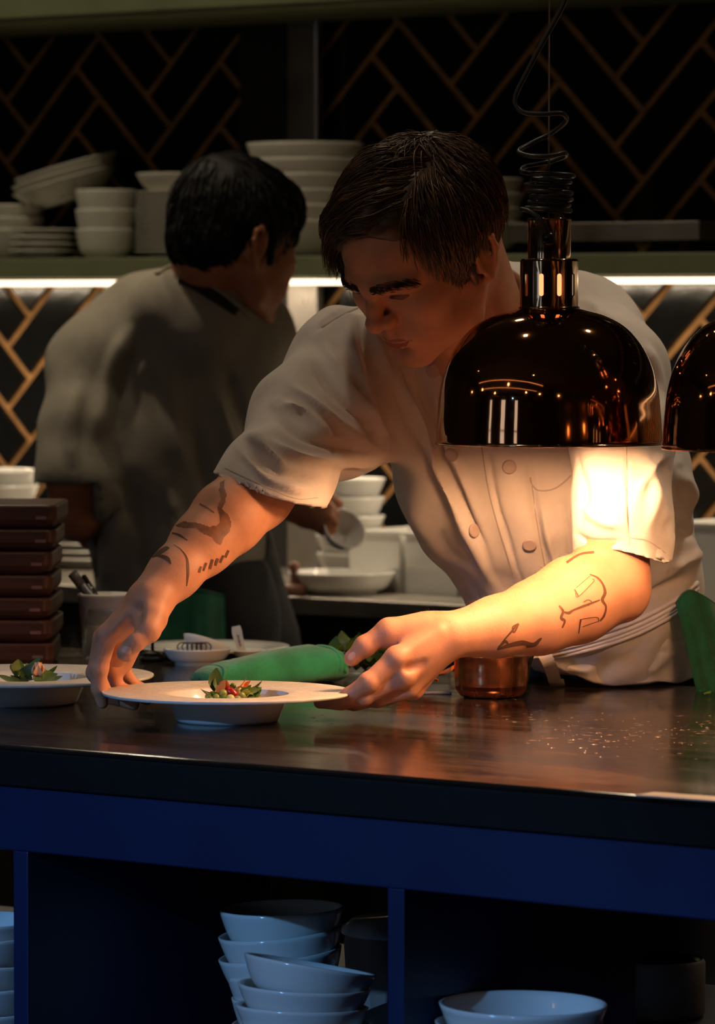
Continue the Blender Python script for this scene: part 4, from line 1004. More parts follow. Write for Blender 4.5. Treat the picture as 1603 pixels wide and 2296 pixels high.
# ---- jacket
def jacket_sdf():
    s = trunk_sdf(.004)
    s.chain([P(772, 812, 5.285), P(690, 945, 5.21), P(612, 1090, 5.12), P(590, 1130, 5.10)], [.060, .060, .0585, .0585], k=.035)
    s.cone(P(905, 905, 5.33), P(790, 960, 5.24), .055, .05, k=.05)
    s.chain([P(1378, 835, 5.265), P(1392, 1000, 5.195), P(1394, 1160, 5.150), P(1394, 1290, 5.140)], [.060, .0555, .0545, .0545], k=.03)
    n1 = P(600, 1104, 5.11) - P(690, 945, 5.21)
    # open cuffs: a slanted cut, hollow inside
    a, b = P(620, 1075, 5.125), P(570, 1160, 5.09)
    s.cone(a, b, .050, .055, k=.002, sub=True)
    s.cone(P(1393, 1180, 5.148), P(1393, 1310, 5.14), .0480, .0505, k=.002, sub=True)
    return s
def cut_mesh(V, F, tests):
    "drop what lies beyond an edge; each test gives how far (pixels or mm) a vertex is past it, and the rim is pulled back onto the edge"
    V = V.copy(); keep = np.ones(len(F), bool)
    for t in tests:
        bad = t(V)
        if isinstance(bad, tuple): bad, back = bad
        else: back = None
        if back is None: keep &= ~bad[F].any(1)
        else:
            keep &= ~bad[F].all(1); V[bad] = V[bad] + back[bad]
    F = F[keep]; used = np.unique(F); mp_ = np.full(len(V), -1); mp_[used] = np.arange(len(used)); return V[used], mp_[F]
def pull(V, past, dr):
    d = ((V - CAMP) @ FW)/FPX; return past[:, None]*d[:, None]*np.asarray(dr)[None]
jV, jF = jacket_sdf().mesh(.0034); jV = smooth(jV, jF, 2, .5)
n_r = (P(497, 1066, 5.09) - P(715, 1132, 5.13)); n_r = np.cross(n_r, FH); n_r /= np.linalg.norm(n_r); n_r = n_r if n_r[2] < 0 else -n_r
c_r = P(606, 1099, 5.11)
def cuff_r(V):
    px, py = vproj(V); bow = 14*np.sin(np.clip((px - 497)/218, 0, 1)*PI); near = (np.linalg.norm(V - c_r, axis=1) < .16) & (px < 740) & ((V - c_r) @ FH < .10)
    past = py - (1066 + (px - 497)*.315 + bow); return near & (past > 0), pull(V, np.clip(past, 0, 60), Z3)
def cuff_l(V):
    c = P(1393, 1235, 5.145); px, py = vproj(V); near = (np.linalg.norm(V - c, axis=1) < .12) & ((V - c) @ FH < .062) & (px > 1270) & (px < 1512)
    t = np.clip((px - 1290)/205, 0, 1); edge = 1243 - 20*np.sin(t*PI*.75) + 30*np.clip(t - .45, 0, 1)/.55; dpt = np.clip(((V - c) @ FH + .05)/.1, 0, 1)
    past = py - (edge - 22*dpt + 8); return near & (past > 0), pull(V, np.clip(past, 0, 60), Z3)
def low_edge(V):
    px, py = vproj(V); past = py - np.interp(px, [1100, 1150, 1200, 1260, 1330, 1400, 1700], [1400, 1436, 1468, 1502, 1533, 1545, 1547]); fr = (V - P(1366, 1500, 5.62)) @ FH < .02
    return fr & (past > 0), pull(V, np.clip(past, 0, 60), Z3)
def counter_edge(V): return V[:, 2] < ZC + .004, np.stack([0*V[:, 2], 0*V[:, 2], np.clip(ZC + .004 - V[:, 2], 0, .02)], 1)
jV, jF = cut_mesh(jV, jF, [cuff_r, cuff_l, low_edge, counter_edge])
FOLDS = [([(822, 690), (858, 800), (950, 990), (1070, 1245), (1120, 1330)], .0050, 11), ([(850, 760), (900, 900), (985, 1080), (1085, 1290)], -.0042, 9), ([(880, 800), (935, 940), (1015, 1110), (1100, 1270)], .0042, 10),
         ([(800, 700), (835, 830), (880, 960), (900, 1010)], -.0050, 12), ([(775, 710), (800, 830), (850, 960)], .0045, 12), ([(930, 800), (985, 980), (1050, 1150), (1110, 1290)], -.0036, 9), ([(960, 840), (1010, 1000), (1070, 1160)], .0030, 12),
         ([(650, 860), (735, 930), (850, 1015)], .0048, 10), ([(690, 800), (765, 900), (860, 1000)], -.0040, 10), ([(720, 760), (790, 880), (870, 985)], .0042, 11), ([(610, 930), (700, 985), (840, 1025)], -.0050, 12),
         ([(590, 985), (690, 1030), (800, 1040), (850, 1030)], .0050, 11), ([(555, 1000), (600, 1045), (690, 1075), (715, 1080)], -.0040, 10), ([(560, 975), (590, 1000), (640, 1050)], .0050, 10), ([(540, 1010), (600, 1075), (690, 1105)], .0030, 9), ([(625, 905), (680, 925), (740, 990)], .0050, 12),
         ([(1075, 840), (1090, 1000), (1130, 1180), (1180, 1330)], -.0022, 6), ([(1185, 1010), (1200, 1150), (1225, 1280), (1240, 1400)], -.0028, 8), ([(1210, 1120), (1235, 1230), (1260, 1320)], .0028, 12), ([(1260, 1110), (1275, 1200), (1280, 1280)], -.0022, 10),
         ([(1296, 1000), (1310, 1100), (1300, 1190)], -.0022, 10), ([(1300, 1130), (1350, 1170), (1400, 1180)], .0022, 10), ([(1405, 1000), (1406, 1100), (1412, 1230)], -.0020, 4), ([(1440, 1000), (1470, 1100), (1450, 1200)], .0026, 14), ([(1495, 1010), (1450, 1070), (1420, 1120)], .0028, 12), ([(1290, 1190), (1330, 1215), (1400, 1215)], -.0018, 7),
         ([(1520, 1050), (1560, 1120), (1590, 1170)], .0045, 18), ([(1510, 1180), (1560, 1200), (1600, 1180)], -.0050, 16), ([(1500, 1280), (1550, 1250), (1590, 1230)], .0050, 14), ([(1450, 1330), (1510, 1310), (1560, 1280)], -.0040, 12),
         ([(1300, 660), (1370, 720), (1430, 800)], .0040, 16), ([(1330, 690), (1400, 760), (1450, 850)], -.0040, 14), ([(1280, 700), (1360, 800), (1380, 880)], .0030, 14), ([(1440, 760), (1480, 860), (1490, 960)], .0035, 12),
         ([(705, 745), (760, 700), (822, 690)], -.0030, 6), ([(560, 1085), (640, 1120), (712, 1125)], .0016, 5)]
jV = creases(jV, jF, [(l, a*2.1, w_*.85) for l, a, w_ in FOLDS]); jV = jV + vnormals(jV, jF)*wobble(jV, .0065, 52, 3)[:, None]
jac = world_child(link('jacket', mesh_np('jacket', jV, jF), 'jacket'), chef)
so = jac.modifiers.new('thick', 'SOLIDIFY'); so.thickness = .0016; so.offset = -1
jac['label'] = 'white short sleeved double breasted chef jacket'
DJ = Drape((jV, jF)); DA = Drape((rV, rF), (lV, lF)); DH = Drape((hV, hF))
def sub(name, geo, m, parent, lab=None, thick=.0):
    V, F = geo
    if not F: return None
    o = world_child(link(name, mesh_np(name, V, F), m), parent)
    # parent may itself be a child at the origin of the chef
    o.matrix_parent_inverse = Matrix.Translation(-Vector(chef.location)) if parent is chef else Matrix.Identity(4)
    if thick: q = o.modifiers.new('thick', 'SOLIDIFY'); q.thickness = thick; q.offset = 0
    if lab: o['label'] = lab
    return o
for (bx, by) in [(970, 832), (1013, 1019), (1142, 1047), (1061, 1190), (1187, 1220)]:
    h_ = DJ.hit(bx, by)
    if h_ is None: continue
    R_ = Vector(h_[1]).to_track_quat('Z', 'Y').to_matrix(); me = lathe_mesh('button', [(0, .0028), (.003, .0022), (.0062, .0032), (.0082, .0030), (.0086, .0015), (.008, -.0005)], 28)
    for v in me.vertices: v.co = R_ @ v.co + Vector(h_[0])
    sub_o = link('button', me, 'button'); sub_o.parent = jac
for ln, w_ in [([(1296, 1000), (1291, 1050), (1250, 1092), (1210, 1100), (1192, 1085), (1188, 1070)], 2.0), ([(1192, 1085), (1208, 1200), (1232, 1320), (1250, 1380)], 1.6), ([(1405, 1002), (1405, 1100), (1411, 1226)], 1.8),
               ([(1411, 1205), (1450, 1212), (1492, 1240)], 1.2), ([(505, 1050), (580, 1085), (660, 1118), (712, 1116)], 1.0), ([(1078, 990), (1100, 1120), (1150, 1290)], 1.5), ([(820, 684), (770, 704), (720, 735)], 1.6)]:
    sub('seam', DJ.strip(ln, w_, .0006), 'jacket_seam', jac)
# standing collar round the neck
def collar():
    nb, ha = P(1085, 745, 5.30), H2W((0, .040, -.03)); ax = (ha - nb)/np.linalg.norm(ha - nb); V, F = [], []; n = 40
    u = np.cross(ax, FH); u /= np.linalg.norm(u); v = np.cross(ax, u)
    for k in range(n + 1):
        a = PI*.62 + 2*PI*.86*k/n
        for j in range(5):
            t = j/4; r = .074 - .006*t + .003*math.sin(3*a)
            V.append(nb + ax*(-.012 + .062*t*(1 - .25*(1 - math.cos(a - PI*.62))*0)) + (u*math.cos(a) + v*math.sin(a))*r)
    for k in range(n):
        for j in range(4): q = k*5 + j; F.append((q, q+1, q+6, q+5))
    return V, F
sub('collar', collar(), 'jacket', jac, None, .0035)
# ---- apron, ties, towel
def apron_sdf():
    s = SDF(); g = .012
    s.ecap(P(1330, 1350, 5.50), P(1366, 1500, 5.62), .122 + g, .108 + g, .114 + g, .150 + g, k=.04)
    return s
apV, apF = apron_sdf().mesh(.0042); apV = smooth(apV, apF, 2)
def above_band(V):
    px, py = vproj(V); return (py < np.interp(px, [1100, 1200, 1290, 1400, 1500, 1570, 1700], [1450, 1445, 1438, 1412, 1362, 1318, 1260]))
apV, apF = cut_mesh(apV, apF, [above_band, low_edge, counter_edge])
apV = creases(apV, apF, [([(1300, 1480), (1380, 1500), (1440, 1470)], -.005, 14), ([(1290, 1470), (1400, 1440), (1500, 1400)], .004, 10), ([(1440, 1530), (1500, 1470), (1540, 1430)], .004, 12), ([(1330, 1510), (1400, 1525), (1480, 1515)], -.005, 12), ([(1480, 1400), (1490, 1440), (1480, 1460)], .004, 14), ([(1250, 1490), (1320, 1500), (1380, 1470)], .004, 12)])
apV = apV + vnormals(apV, apF)*wobble(apV, .006, 40, 5)[:, None]
ap = world_child(link('apron', mesh_np('apron', apV, apF), 'jacket'), chef); q = ap.modifiers.new('thick', 'SOLIDIFY'); q.thickness = .0016; q.offset = -1
DP = Drape((apV, apF), (jV, jF))
for k, (dy, w_) in enumerate([(0, 6), (13, 7), (26, 7), (40, 8)]):
    pts = []
    for (x, y) in [(1215, 1448), (1290, 1432), (1360, 1414), (1430, 1388), (1500, 1352), (1562, 1306)]:
        h_ = DP.hit(x, y + dy*(1 - .1*k)); 
        if h_ is not None: pts.append(h_[0] + h_[1]*.0015)
    if len(pts) > 3:
        V, F = tube_geo(catmull(pts, 6), w_*.00050, 10, 1.0); o = link('waist_tie', mesh_np('waist_tie', V, F), 'jacket'); o.parent = ap
tp = [P(1188, 1462, 5.36), P(1215, 1462, 5.35), P(1232, 1490, 5.36), P(1242, 1520, 5.40), P(1250, 1542, 5.455)]
o = link('hanging_tie', strip_mesh('hanging_tie', catmull(tp, 6), .0078, .001, -FH), 'jacket', None, False); o.parent = ap
o = link('tie_end', strip_mesh('tie_end', [P(1247, 1527, 5.42), P(1249, 1534, 5.435), P(1251, 1544, 5.457)], .0092, .0016, -FH), 'jacket', None, False); o.parent = ap
lp = [P(1192, 1470, 5.36), P(1215, 1505, 5.37), P(1195, 1512, 5.38), P(1180, 1490, 5.37)]
trV, trF = legs_sdf(.006).mesh(.009); trV, trF = cut_mesh(trV, trF, [lambda V: V[:, 2] > .99])
tro = world_child(link('trousers', mesh_np('trousers', trV, trF), 'trousers'), chef)
for q in (-1, 1):
    sh_ = SDF().chain([hip + np.array([q*.105, .05, .05]), hip + np.array([q*.12, -.12, .035])], [.045, .035], k=.02); sV, sF = sh_.mesh(.006); sV, sF = sV.copy(), sF
    sV[:, 2] = np.maximum(sV[:, 2], .002); o = world_child(link('shoe', mesh_np('shoe', sV, sF), 'black_plastic'), chef)
# ---- details of the skin
for poly, off in [([(772, 1470), (783, 1459), (800, 1463), (797, 1475), (786, 1482), (777, 1478)], .0005)]:
    sub('thumb_nail', DA.fill([(779, 1473), (785, 1464), (794, 1460), (799, 1465), (797, 1473), (789, 1480), (781, 1480)], .0006, 1.5), 'nail', body)
sub('thumb_nail', DA.fill([(271, 1457), (276, 1449), (286, 1447), (295, 1452), (297, 1461), (292, 1467), (281, 1466), (273, 1462)], .0006, 1.5), 'nail', body)
INK = [([(1160, 1399), (1150, 1412), (1136, 1428), (1118, 1450)], [2.2, 3.5, 2.5, 2.0]), ([(1162, 1398), (1149, 1406), (1152, 1418), (1163, 1399)], 2.2), ([(1115, 1456), (1140, 1447), (1170, 1441), (1195, 1444), (1212, 1432)], [3, 6, 8, 5, 4]), ([(1118, 1452), (1132, 1438), (1140, 1446)], [3, 5, 3]), ([(1180, 1450), (1200, 1446), (1214, 1430)], [3, 4, 2.5]),
       ([(1253, 1358), (1262, 1370), (1258, 1385), (1266, 1392), (1260, 1408)], [3, 4, 4.5, 3.5, 2.5]), ([(1262, 1372), (1275, 1374), (1285, 1368), (1310, 1358), (1345, 1345)], [2, 4.5, 3, 3.6, 2]), ([(1308, 1350), (1318, 1345), (1326, 1350), (1318, 1358)], 1.5), ([(1322, 1288), (1340, 1296), (1352, 1312), (1356, 1330), (1350, 1345), (1358, 1360), (1354, 1380), (1345, 1392)], [1.5, 3, 3.5, 5, 5, 3, 3.5, 3]),
       ([(1290, 1330), (1296, 1338), (1330, 1305), (1328, 1298)], 1.1), ([(1288, 1322), (1297, 1337)], 2.0), ([(1300, 1390), (1306, 1388), (1338, 1384), (1342, 1395)], 1.1), ([(1302, 1388), (1297, 1420)], [2.8, 1.5]), ([(1306, 1405), (1340, 1393)], 1.0), ([(1292, 1318), (1322, 1292)], .8), ([(1270, 1262), (1300, 1243), (1332, 1238)], [4, 3, 4])]
for ln, w_ in INK: sub('tattoo', DA.strip(ln, np.asarray(w_)*.7, .0004, 5), 'ink', body)
INK2 = [([(342, 1250), (356, 1240), (372, 1230), (380, 1229)], [1, 5, 5, 1]), ([(348, 1246), (364, 1248), (376, 1254), (383, 1265)], [1, 4, 5, 1]), ([(386, 1195), (402, 1200), (420, 1212)], [1.5, 2.6, 1.5]), ([(390, 1222), (405, 1232), (418, 1250), (421, 1270), (421, 1290), (418, 1314)], [.7, .9, 2, 3, 2.5, 1.2]), ([(446, 1284), (450, 1270)], 2.5), ([(455, 1280), (462, 1262)], 2.5), ([(470, 1276), (476, 1254)], 3), ([(482, 1268), (488, 1252)], 3), ([(493, 1262), (500, 1245)], 2.6), ([(505, 1250), (512, 1234)], 2.6)]
for ln, w_ in INK2: sub('tattoo', DA.strip(ln, w_, .0004, 5), 'ink', body)
for pl in [[(492, 1082), (506, 1074), (503, 1092), (509, 1108), (506, 1128), (498, 1142), (512, 1152), (520, 1172), (516, 1192), (503, 1204), (496, 1224), (484, 1220), (474, 1206), (455, 1198), (440, 1186), (410, 1184), (388, 1180), (412, 1168), (445, 1172), (470, 1180), (490, 1176), (492, 1158), (486, 1140), (494, 1120), (490, 1100)]]:
    sub('tattoo', DA.fill(pl, .0003, 2.5), 'ink_soft', body)
sub('tattoo', DA.strip([(448, 1130), (466, 1140), (480, 1150)], 2, .0004), 'ink_soft', body)
def ring_band():
    c, d_ = P(251, 1500, 5.052), P(262, 1540, 5.060) - P(252, 1498, 5.052); d_ /= np.linalg.norm(d_); u = np.cross(d_, FH); u /= np.linalg.norm(u); v = np.cross(d_, u)
    return tube_geo([c + (u*math.cos(a) + v*math.sin(a))*.0089 for a in np.linspace(0, 2*PI, 30)], .0009, 8)
V, F = ring_band(); o = link('finger_ring', mesh_np('finger_ring', V, F), 'gold'); world_child(o, chef); o['label'] = 'thin gold band on the ring finger'
# fine hairs along the forearm
def arm_hairs():
    g = []; r = random.Random(4)
    N = vnormals(lV, lF); px, py = vproj(lV); ok = np.where((px > 930) & (px < 1330) & (N[:, 2] > .2) & (py < 1420))[0]
    for i in r.sample(list(ok), min(420, len(ok))):
        p, n_ = lV[i], N[i]; dr = -RT*.5 + n_*.55 + np.array([r.gauss(0, .35), r.gauss(0, .35), r.gauss(0, .2)]); L = r.uniform(.003, .0085)
        pts = [p - n_*.0005, p + dr*L*.5, p + dr*L - Z3*L*.15]
        g.append(tube_geo(pts, [.00008, .00007, .00002], 3))
    return merge_geo(g)
V, F = arm_hairs(); o = sub('arm_hair', (V, F), 'hair_brown', body); o['kind'] = 'stuff'
# ---- face details and hair of the chef
def hp(x, y, z): return H2W((x, y, z))
def on_face(pts, off=.0005, wid=.003):
    "ribbon laid on the head along head-frame points, straight from the front"
    t = DH.t[0]; V, F = [], []; row = 0
    P_ = catmull(pts, 6); wv = np.interp(np.linspace(0, 1, len(P_)), np.linspace(0, 1, len(np.atleast_1d(wid))), np.atleast_1d(wid))
    tg = np.gradient(P_, axis=0)
    for p, w_, g_ in zip(P_, wv, tg):
        up = np.cross(g_, (0, 1, 0)); up /= np.linalg.norm(up) + 1e-9
        for u in (-1, -.33, .33, 1):
            loc, nrm, i, d = t.find_nearest(Vector(H2W(p + up*w_*u))); V.append(np.array(loc) + np.array(nrm)*off)
    n = len(P_)
    for i in range(n-1):
        for j in range(3): a = i*4 + j; F.append((a, a+1, a+5, a+4))
    return V, F
for q in (-1, 1):
    # brows of short hairs
    g = []; r = random.Random(11 + q); t = DH.t[0]
    for k in range(420):
        u = r.random(); a = np.array([q*(.007 + .043*u), -.104 + .030*u*u, .0345 + .0065*math.sin(u*2.4) - .005*u + r.gauss(0, .0017)])
        loc, nrm, i, d = t.find_nearest(Vector(H2W(a))); nrm = np.array(nrm); dr = HR @ np.array([q*.85, .25, .35 - .6*u]); L = .0075
        p0 = np.array(loc); pts = [p0 - nrm*.0004, p0 + dr*L*.5 + nrm*.0018, p0 + dr*L + nrm*.0008]; g.append(tube_geo(pts, [.00034, .0003, .0001], 3))
    sub('eyebrow', merge_geo(g), 'hair_brown', body)
    sub('eye_patch', on_face([(q*.0180, -.092, .0158), (q*.026, -.094, .0165), (q*.036, -.091, .0175), (q*.0450, -.084, .0185)], .0010, [.0005, .0042, .0042, .0010]), 'ink', body)  # dark patch puts the shadowed eye opening and lashes into colour
sub('upper_lip', on_face([(-.021, -.0890, -.0425), (-.010, -.098, -.0400), (0, -.1005, -.0408), (.010, -.098, -.0400), (.021, -.0890, -.0425)], .0004, [.0006, .0026, .0026, .0026, .0006]), 'lip', body)
sub('lower_lip', on_face([(-.019, -.0890, -.0458), (-.008, -.0965, -.0495), (.008, -.0965, -.0495), (.019, -.0890, -.0458)], .0004, [.0006, .0034, .0034, .0006]), 'lip', body)
def skull(h, infl=0.):
    c, r = np.array([0, .014, .052]), np.array([.0745, .094, .084]) + infl; d = (h - c); return c + d/np.linalg.norm(d/r, axis=-1)[..., None]
def strand(root, r, mode):
    "one lock from its root: swept across on top, down at the sides and the back"
    pts = [root]; p = root.copy(); n = 11; vel = None
    side = np.clip((root[0] - mode.get('part', .0))/.06, 0, 1) if root[0] > 0 else np.clip((-root[0] - .035)/.035, 0, 1); back = np.clip((root[1] - .02)/.08, 0, 1)
    L = mode['L']*r.uniform(.75, 1.15); st = L/n; jit = np.array([r.gauss(0, .25), r.gauss(0, .20), r.gauss(0, .12)])
    for k in range(n):
        t = k/n
        top = np.array([mode['sweep'], mode.get('fwd', -1.), -.05]); dn = np.array([.10*np.sign(root[0]), -.22 + .35*back, -1.])
        f = np.clip(side*.95 + back*.9 + max(0, t - mode.get('t0', 0.))*mode['fall'], 0, 1)
        d = top*(1 - f) + dn*f + jit*.6
        c = np.array([0, .014, .052]); nn = (p - c)/np.array([.0745, .094, .084])**2; nn /= np.linalg.norm(nn)
        d = d - nn*(d @ nn)*(.95 - .5*t); d /= np.linalg.norm(d) + 1e-9
        if vel is not None: d = d*.5 + vel*.5; d /= np.linalg.norm(d)
        vel = d; p = p + d*st
        lift = .004 + mode['lift']*math.sin(min(1, t*1.3)*PI*.75)
        q = skull(p, lift); inside = np.linalg.norm((p - c)/(np.array([.0745, .094, .084]) + lift)) < 1
        if inside: p = q
        elif t < .75: p = p*.35 + q*.65
        pts.append(p.copy())
    return np.array(pts)
def hair_mesh(n, seed, roots_ok, mode, thick, capw):
    "locks from random roots, kept just outside the shape of the whole head of hair"
    r = random.Random(seed); g = []; tries = 0; tr = BVHTree.FromPolygons([tuple(v) for v in capw[0]], [tuple(map(int, f)) for f in capw[1]])
    while len(g) < n and tries < n*30:
        tries += 1
        v = np.array([r.gauss(0, 1), r.gauss(0, 1), r.gauss(0, 1)]); h = skull(np.array([0, .014, .052]) + v/np.linalg.norm(v))
        m_ = roots_ok(h)
        if not m_: continue
        md = dict(mode); md.update(m_ if isinstance(m_, dict) else {})
        pts = H2W(strand(h, r, md)); hgt = r.uniform(-.0006, .0030)
        for i in range(len(pts)):
            loc, nrm, k_, d = tr.find_nearest(Vector(pts[i]))
            t = i/(len(pts) - 1); nn = np.array(nrm); dd = (pts[i] - np.array(loc)) @ nn; want = hgt*math.sin(PI*min(1, .1 + t*.9)) + .0002
            if dd < want: pts[i] = pts[i] + nn*(want - dd)
        w_ = thick*r.uniform(.6, 1.3); prof = np.interp(np.linspace(0, 1, len(pts)), [0, .15, .6, 1], [.8, 1, .8, .05])*w_
        g.append(tube_geo(pts, prof, 4, .45))
    return g
def chef_roots(h):
    x, y, z = h
    line = np.interp(x, [-.075, -.05, -.02, .02, .045, .058, .068, .075], [.050, .085, .102, .103, .094, .070, .030, .010])   # hair line at the brow and temples
    if y < -.02 and z < line: return False
    if z < .020 and y < .0: return False
    if abs(x) > .05 and z < .045 and y < -.022: return False
    if z < -.010: return False
    if z > .085 and y < .035 and x < .040: return {'L': .120, 'lift': .020, 'fall': 1.3, 't0': .50, 'sweep': -1.05, 'fwd': -.75, 'part': .035}
    if y < .01 and x > 0: return {'L': .062, 'lift': .011, 'fall': .6, 'sweep': .1}
    if y < .01: return {'L': .060, 'lift': .016, 'fall': .8, 'sweep': -.5, 'fwd': -.8}
    if z < .06: return {'L': .040, 'lift': .008}
    return {'L': .062, 'lift': .013, 'sweep': -.2}
def hair_cap(grow=.0):
    s = SDF()
    s.ell((0, .018, .056), (.0805, .099, .089), k=.01)
    s.ell((-.004, -.032, .092), (.060, .058, .050), k=.02)
    s.ell((-.046, -.056, .084), (.028, .032, .028), k=.02)
    s.ell((.012, -.128, .036), (.080, .068, .076), k=.010, sub=True)
    for q in (-1, 1):
        s.ell((q*.080, -.070, -.010), (.05, .060, .062), rotm(-.2, 0, 0), k=.010, sub=True)
        s.ell((q*.086, .014, .000), (.022, .026, .036), k=.006, sub=True)
    s.half((0, .06, -.018), np.array([0, -.38, -1.]), .01)
    s.chain([(.0735, -.012, .03), (.0730, -.010, -.016)], [.006, .0045], k=.008); s.chain([(-.0735, -.012, .03), (-.0730, -.010, -.016)], [.006, .0045], k=.008)
    return s
cV, cF = hair_cap().mesh(.003); cV = smooth(cV, cF, 2); cN = vnormals(cV, cF); cV = cV + cN*wobble(cV, .004, 120, 9)[:, None]; cV = H2W(cV)
g = hair_mesh(4300, 3, chef_roots, {'L': .06, 'lift': .01, 'fall': .3, 'sweep': -.30}, .0011, (cV, cF))
def XPh(px, py, x):
    "point of the picture ray in the head plane x = const"
    r = ray(px, py); n = HR[:, 0]; t = (x + (HO - CAMP) @ n)/(r @ n); return CAMP + r*t
def fringe():
    r = random.Random(21); gl = []
    GU = [[(870, 350, -.012), (800, 405, -.032), (752, 480, -.048), (728, 555, -.056), (736, 618, -.056)], [(900, 385, .0), (828, 445, -.022), (775, 515, -.042), (745, 585, -.052), (768, 644, -.047)],
          [(925, 420, .010), (862, 468, -.010), (810, 520, -.030), (778, 580, -.045), (776, 640, -.045)], [(945, 440, .020), (900, 482, .010), (850, 508, -.008), (806, 536, -.026), (784, 585, -.041)]]
    GU = [np.array([XPh(*q) for q in g_]) for g_ in GU]
    for k in range(420):
        u = r.uniform(0, len(GU) - 1.001); i = int(u); gd = GU[i]*(1 - (u - i)) + GU[i+1]*(u - i)
        j = np.array([r.gauss(0, .0035) for _ in range(3)]); j2 = np.array([r.gauss(0, .0045) for _ in range(3)]); L = r.uniform(.72, 1.0); n = len(gd)
        pts = np.array([gd[q] + j*(.4 + .6*q/n) + j2*(q/n)**2 for q in range(n)]); c = catmull(pts, 4); c = c[:max(6, int(len(c)*L))]
        gl.append(tube_geo(c, np.interp(np.linspace(0, 1, len(c)), [0, .2, .65, 1], [.3, 1, .8, .05])*.0015*r.uniform(.6, 1.2), 4, .5))
    for base in ([(935, 420, .025), (916, 470, .032), (901, 520, .030), (891, 562, .024)], [(955, 440, .035), (942, 495, .042), (931, 550, .037)], [(968, 470, .045), (958, 520, .050), (946, 562, .045)], [(915, 430, .016), (893, 475, .020), (878, 512, .016), (868, 534, .012)]):
        gd = np.array([XPh(*q) for q in base])
        for k in range(26):
            j = np.array([r.gauss(0, .0022) for _ in range(3)]); e = np.array([r.gauss(0, .0018) for _ in range(3)]); c = catmull([q + j*(1 - .6*i/len(gd)) + e*(i/len(gd)) + (CAMP - q)/5.*.002 for i, q in enumerate(gd)], 4)
            c = c[:max(6, int(len(c)*r.uniform(.75, 1)))]; gl.append(tube_geo(c, np.interp(np.linspace(0, 1, len(c)), [0, .2, .6, 1], [.3, 1, .7, .05])*.0012, 4, .5))
    return gl
g += fringe()
sV, sF = merge_geo(g); off = len(cV)
hm = mesh_np('hair', np.concatenate([cV, np.array(sV)]), [tuple(f) for f in cF] + [tuple(i + off for i in f) for f in sF])
hm.materials.append(MATS['hair_brown']); hm.materials.append(MATS['hair_highlight'])
mi = np.zeros(len(hm.polygons), np.int32); o_ = len(cF)
for k, (v_, f_) in enumerate(g):
    if k % 3 == 0: mi[o_:o_ + len(f_)] = 1
    o_ += len(f_)
hm.polygons.foreach_set('material_index', mi)
hr = world_child(link('hair', hm, None), chef)
hr['label'] = 'short tousled dark brown hair with a fringe'
# ================================================================ second cook, at the back counter
HO2 = P(522, 566, 6.85); HR2 = headrot(*np.radians([127, 15, 0]))
def w2h2(p): return (np.asarray(p) - HO2) @ HR2
def head2():
    s = SDF()
    s.ell((0, .014, .052), (.0745, .094, .084), k=.02); s.ell((0, -.040, .040), (.060, .058, .055), k=.03); s.ell((0, -.040, -.012), (.056, .050, .062), k=.03)
    for q in (-1, 1):
        s.ell((q*.042, -.062, -.004), (.021, .024, .018), k=.022); s.chain([(q*.055, -.002, -.030), (q*.050, -.022, -.060), (q*.014, -.074, -.080)], [.016, .016, .015], k=.022)
        s.ell((q*.033, -.060, -.040), (.021, .026, .026), k=.022)
        s.ell((q*.0315, -.0985, .0130), (.0165, .0125, .0100), k=.012, sub=True)
        s.ell((q*.0765, .012, .004), (.0055, .0165, .0270), rotm(.18, 0, q*.45), k=.006)
        s.chain([(q*.074, -.001, .012), (q*.080, .004, .028), (q*.085, .016, .034), (q*.089, .027, .026), (q*.089, .028, .010), (q*.084, .021, -.008), (q*.078, .010, -.020), (q*.074, .003, -.022)], [.0036, .0038, .004, .004, .0038, .0036, .0052, .0045], k=.004)
        s.ell((q*.086, .009, .002), (.0055, .0075, .012), k=.005, sub=True)
    s.ell((0, -.0765, -.078), (.020, .0165, .0155), k=.014); s.ell((0, -.0775, -.040), (.029, .020, .026), k=.016)
    s.chain([(0, -.0945, .022), (0, -.0985, .008), (0, -.1050, -.0065)], [.0085, .0075, .0095], k=.010)
    for q in (-1, 1): s.ell((q*.0122, -.0980, -.0120), (.0068, .0090, .0070), k=.005)
    s.chain([(-.020, -.0900, -.0425), (0, -.0965, -.0395), (.020, -.0900, -.0425)], [.003, .005, .003], k=.004); s.chain([(-.018, -.089, -.0475), (0, -.0955, -.0515), (.018, -.089, -.0475)], [.003, .0055, .003], k=.004)
    nb = w2h2(P(440, 740, 6.93)); s.ecap((0, .036, -.012), nb, .054, .060, .058, .064, k=.03, ax=np.array([1., 0, 0]), ay=np.array([0, 1., 0]))
    return s
h2V, h2F = head2().mesh(.0030); h2V = HO2 + smooth(h2V, h2F, 1) @ HR2.T
HB = P(735, 1165, 7.0)
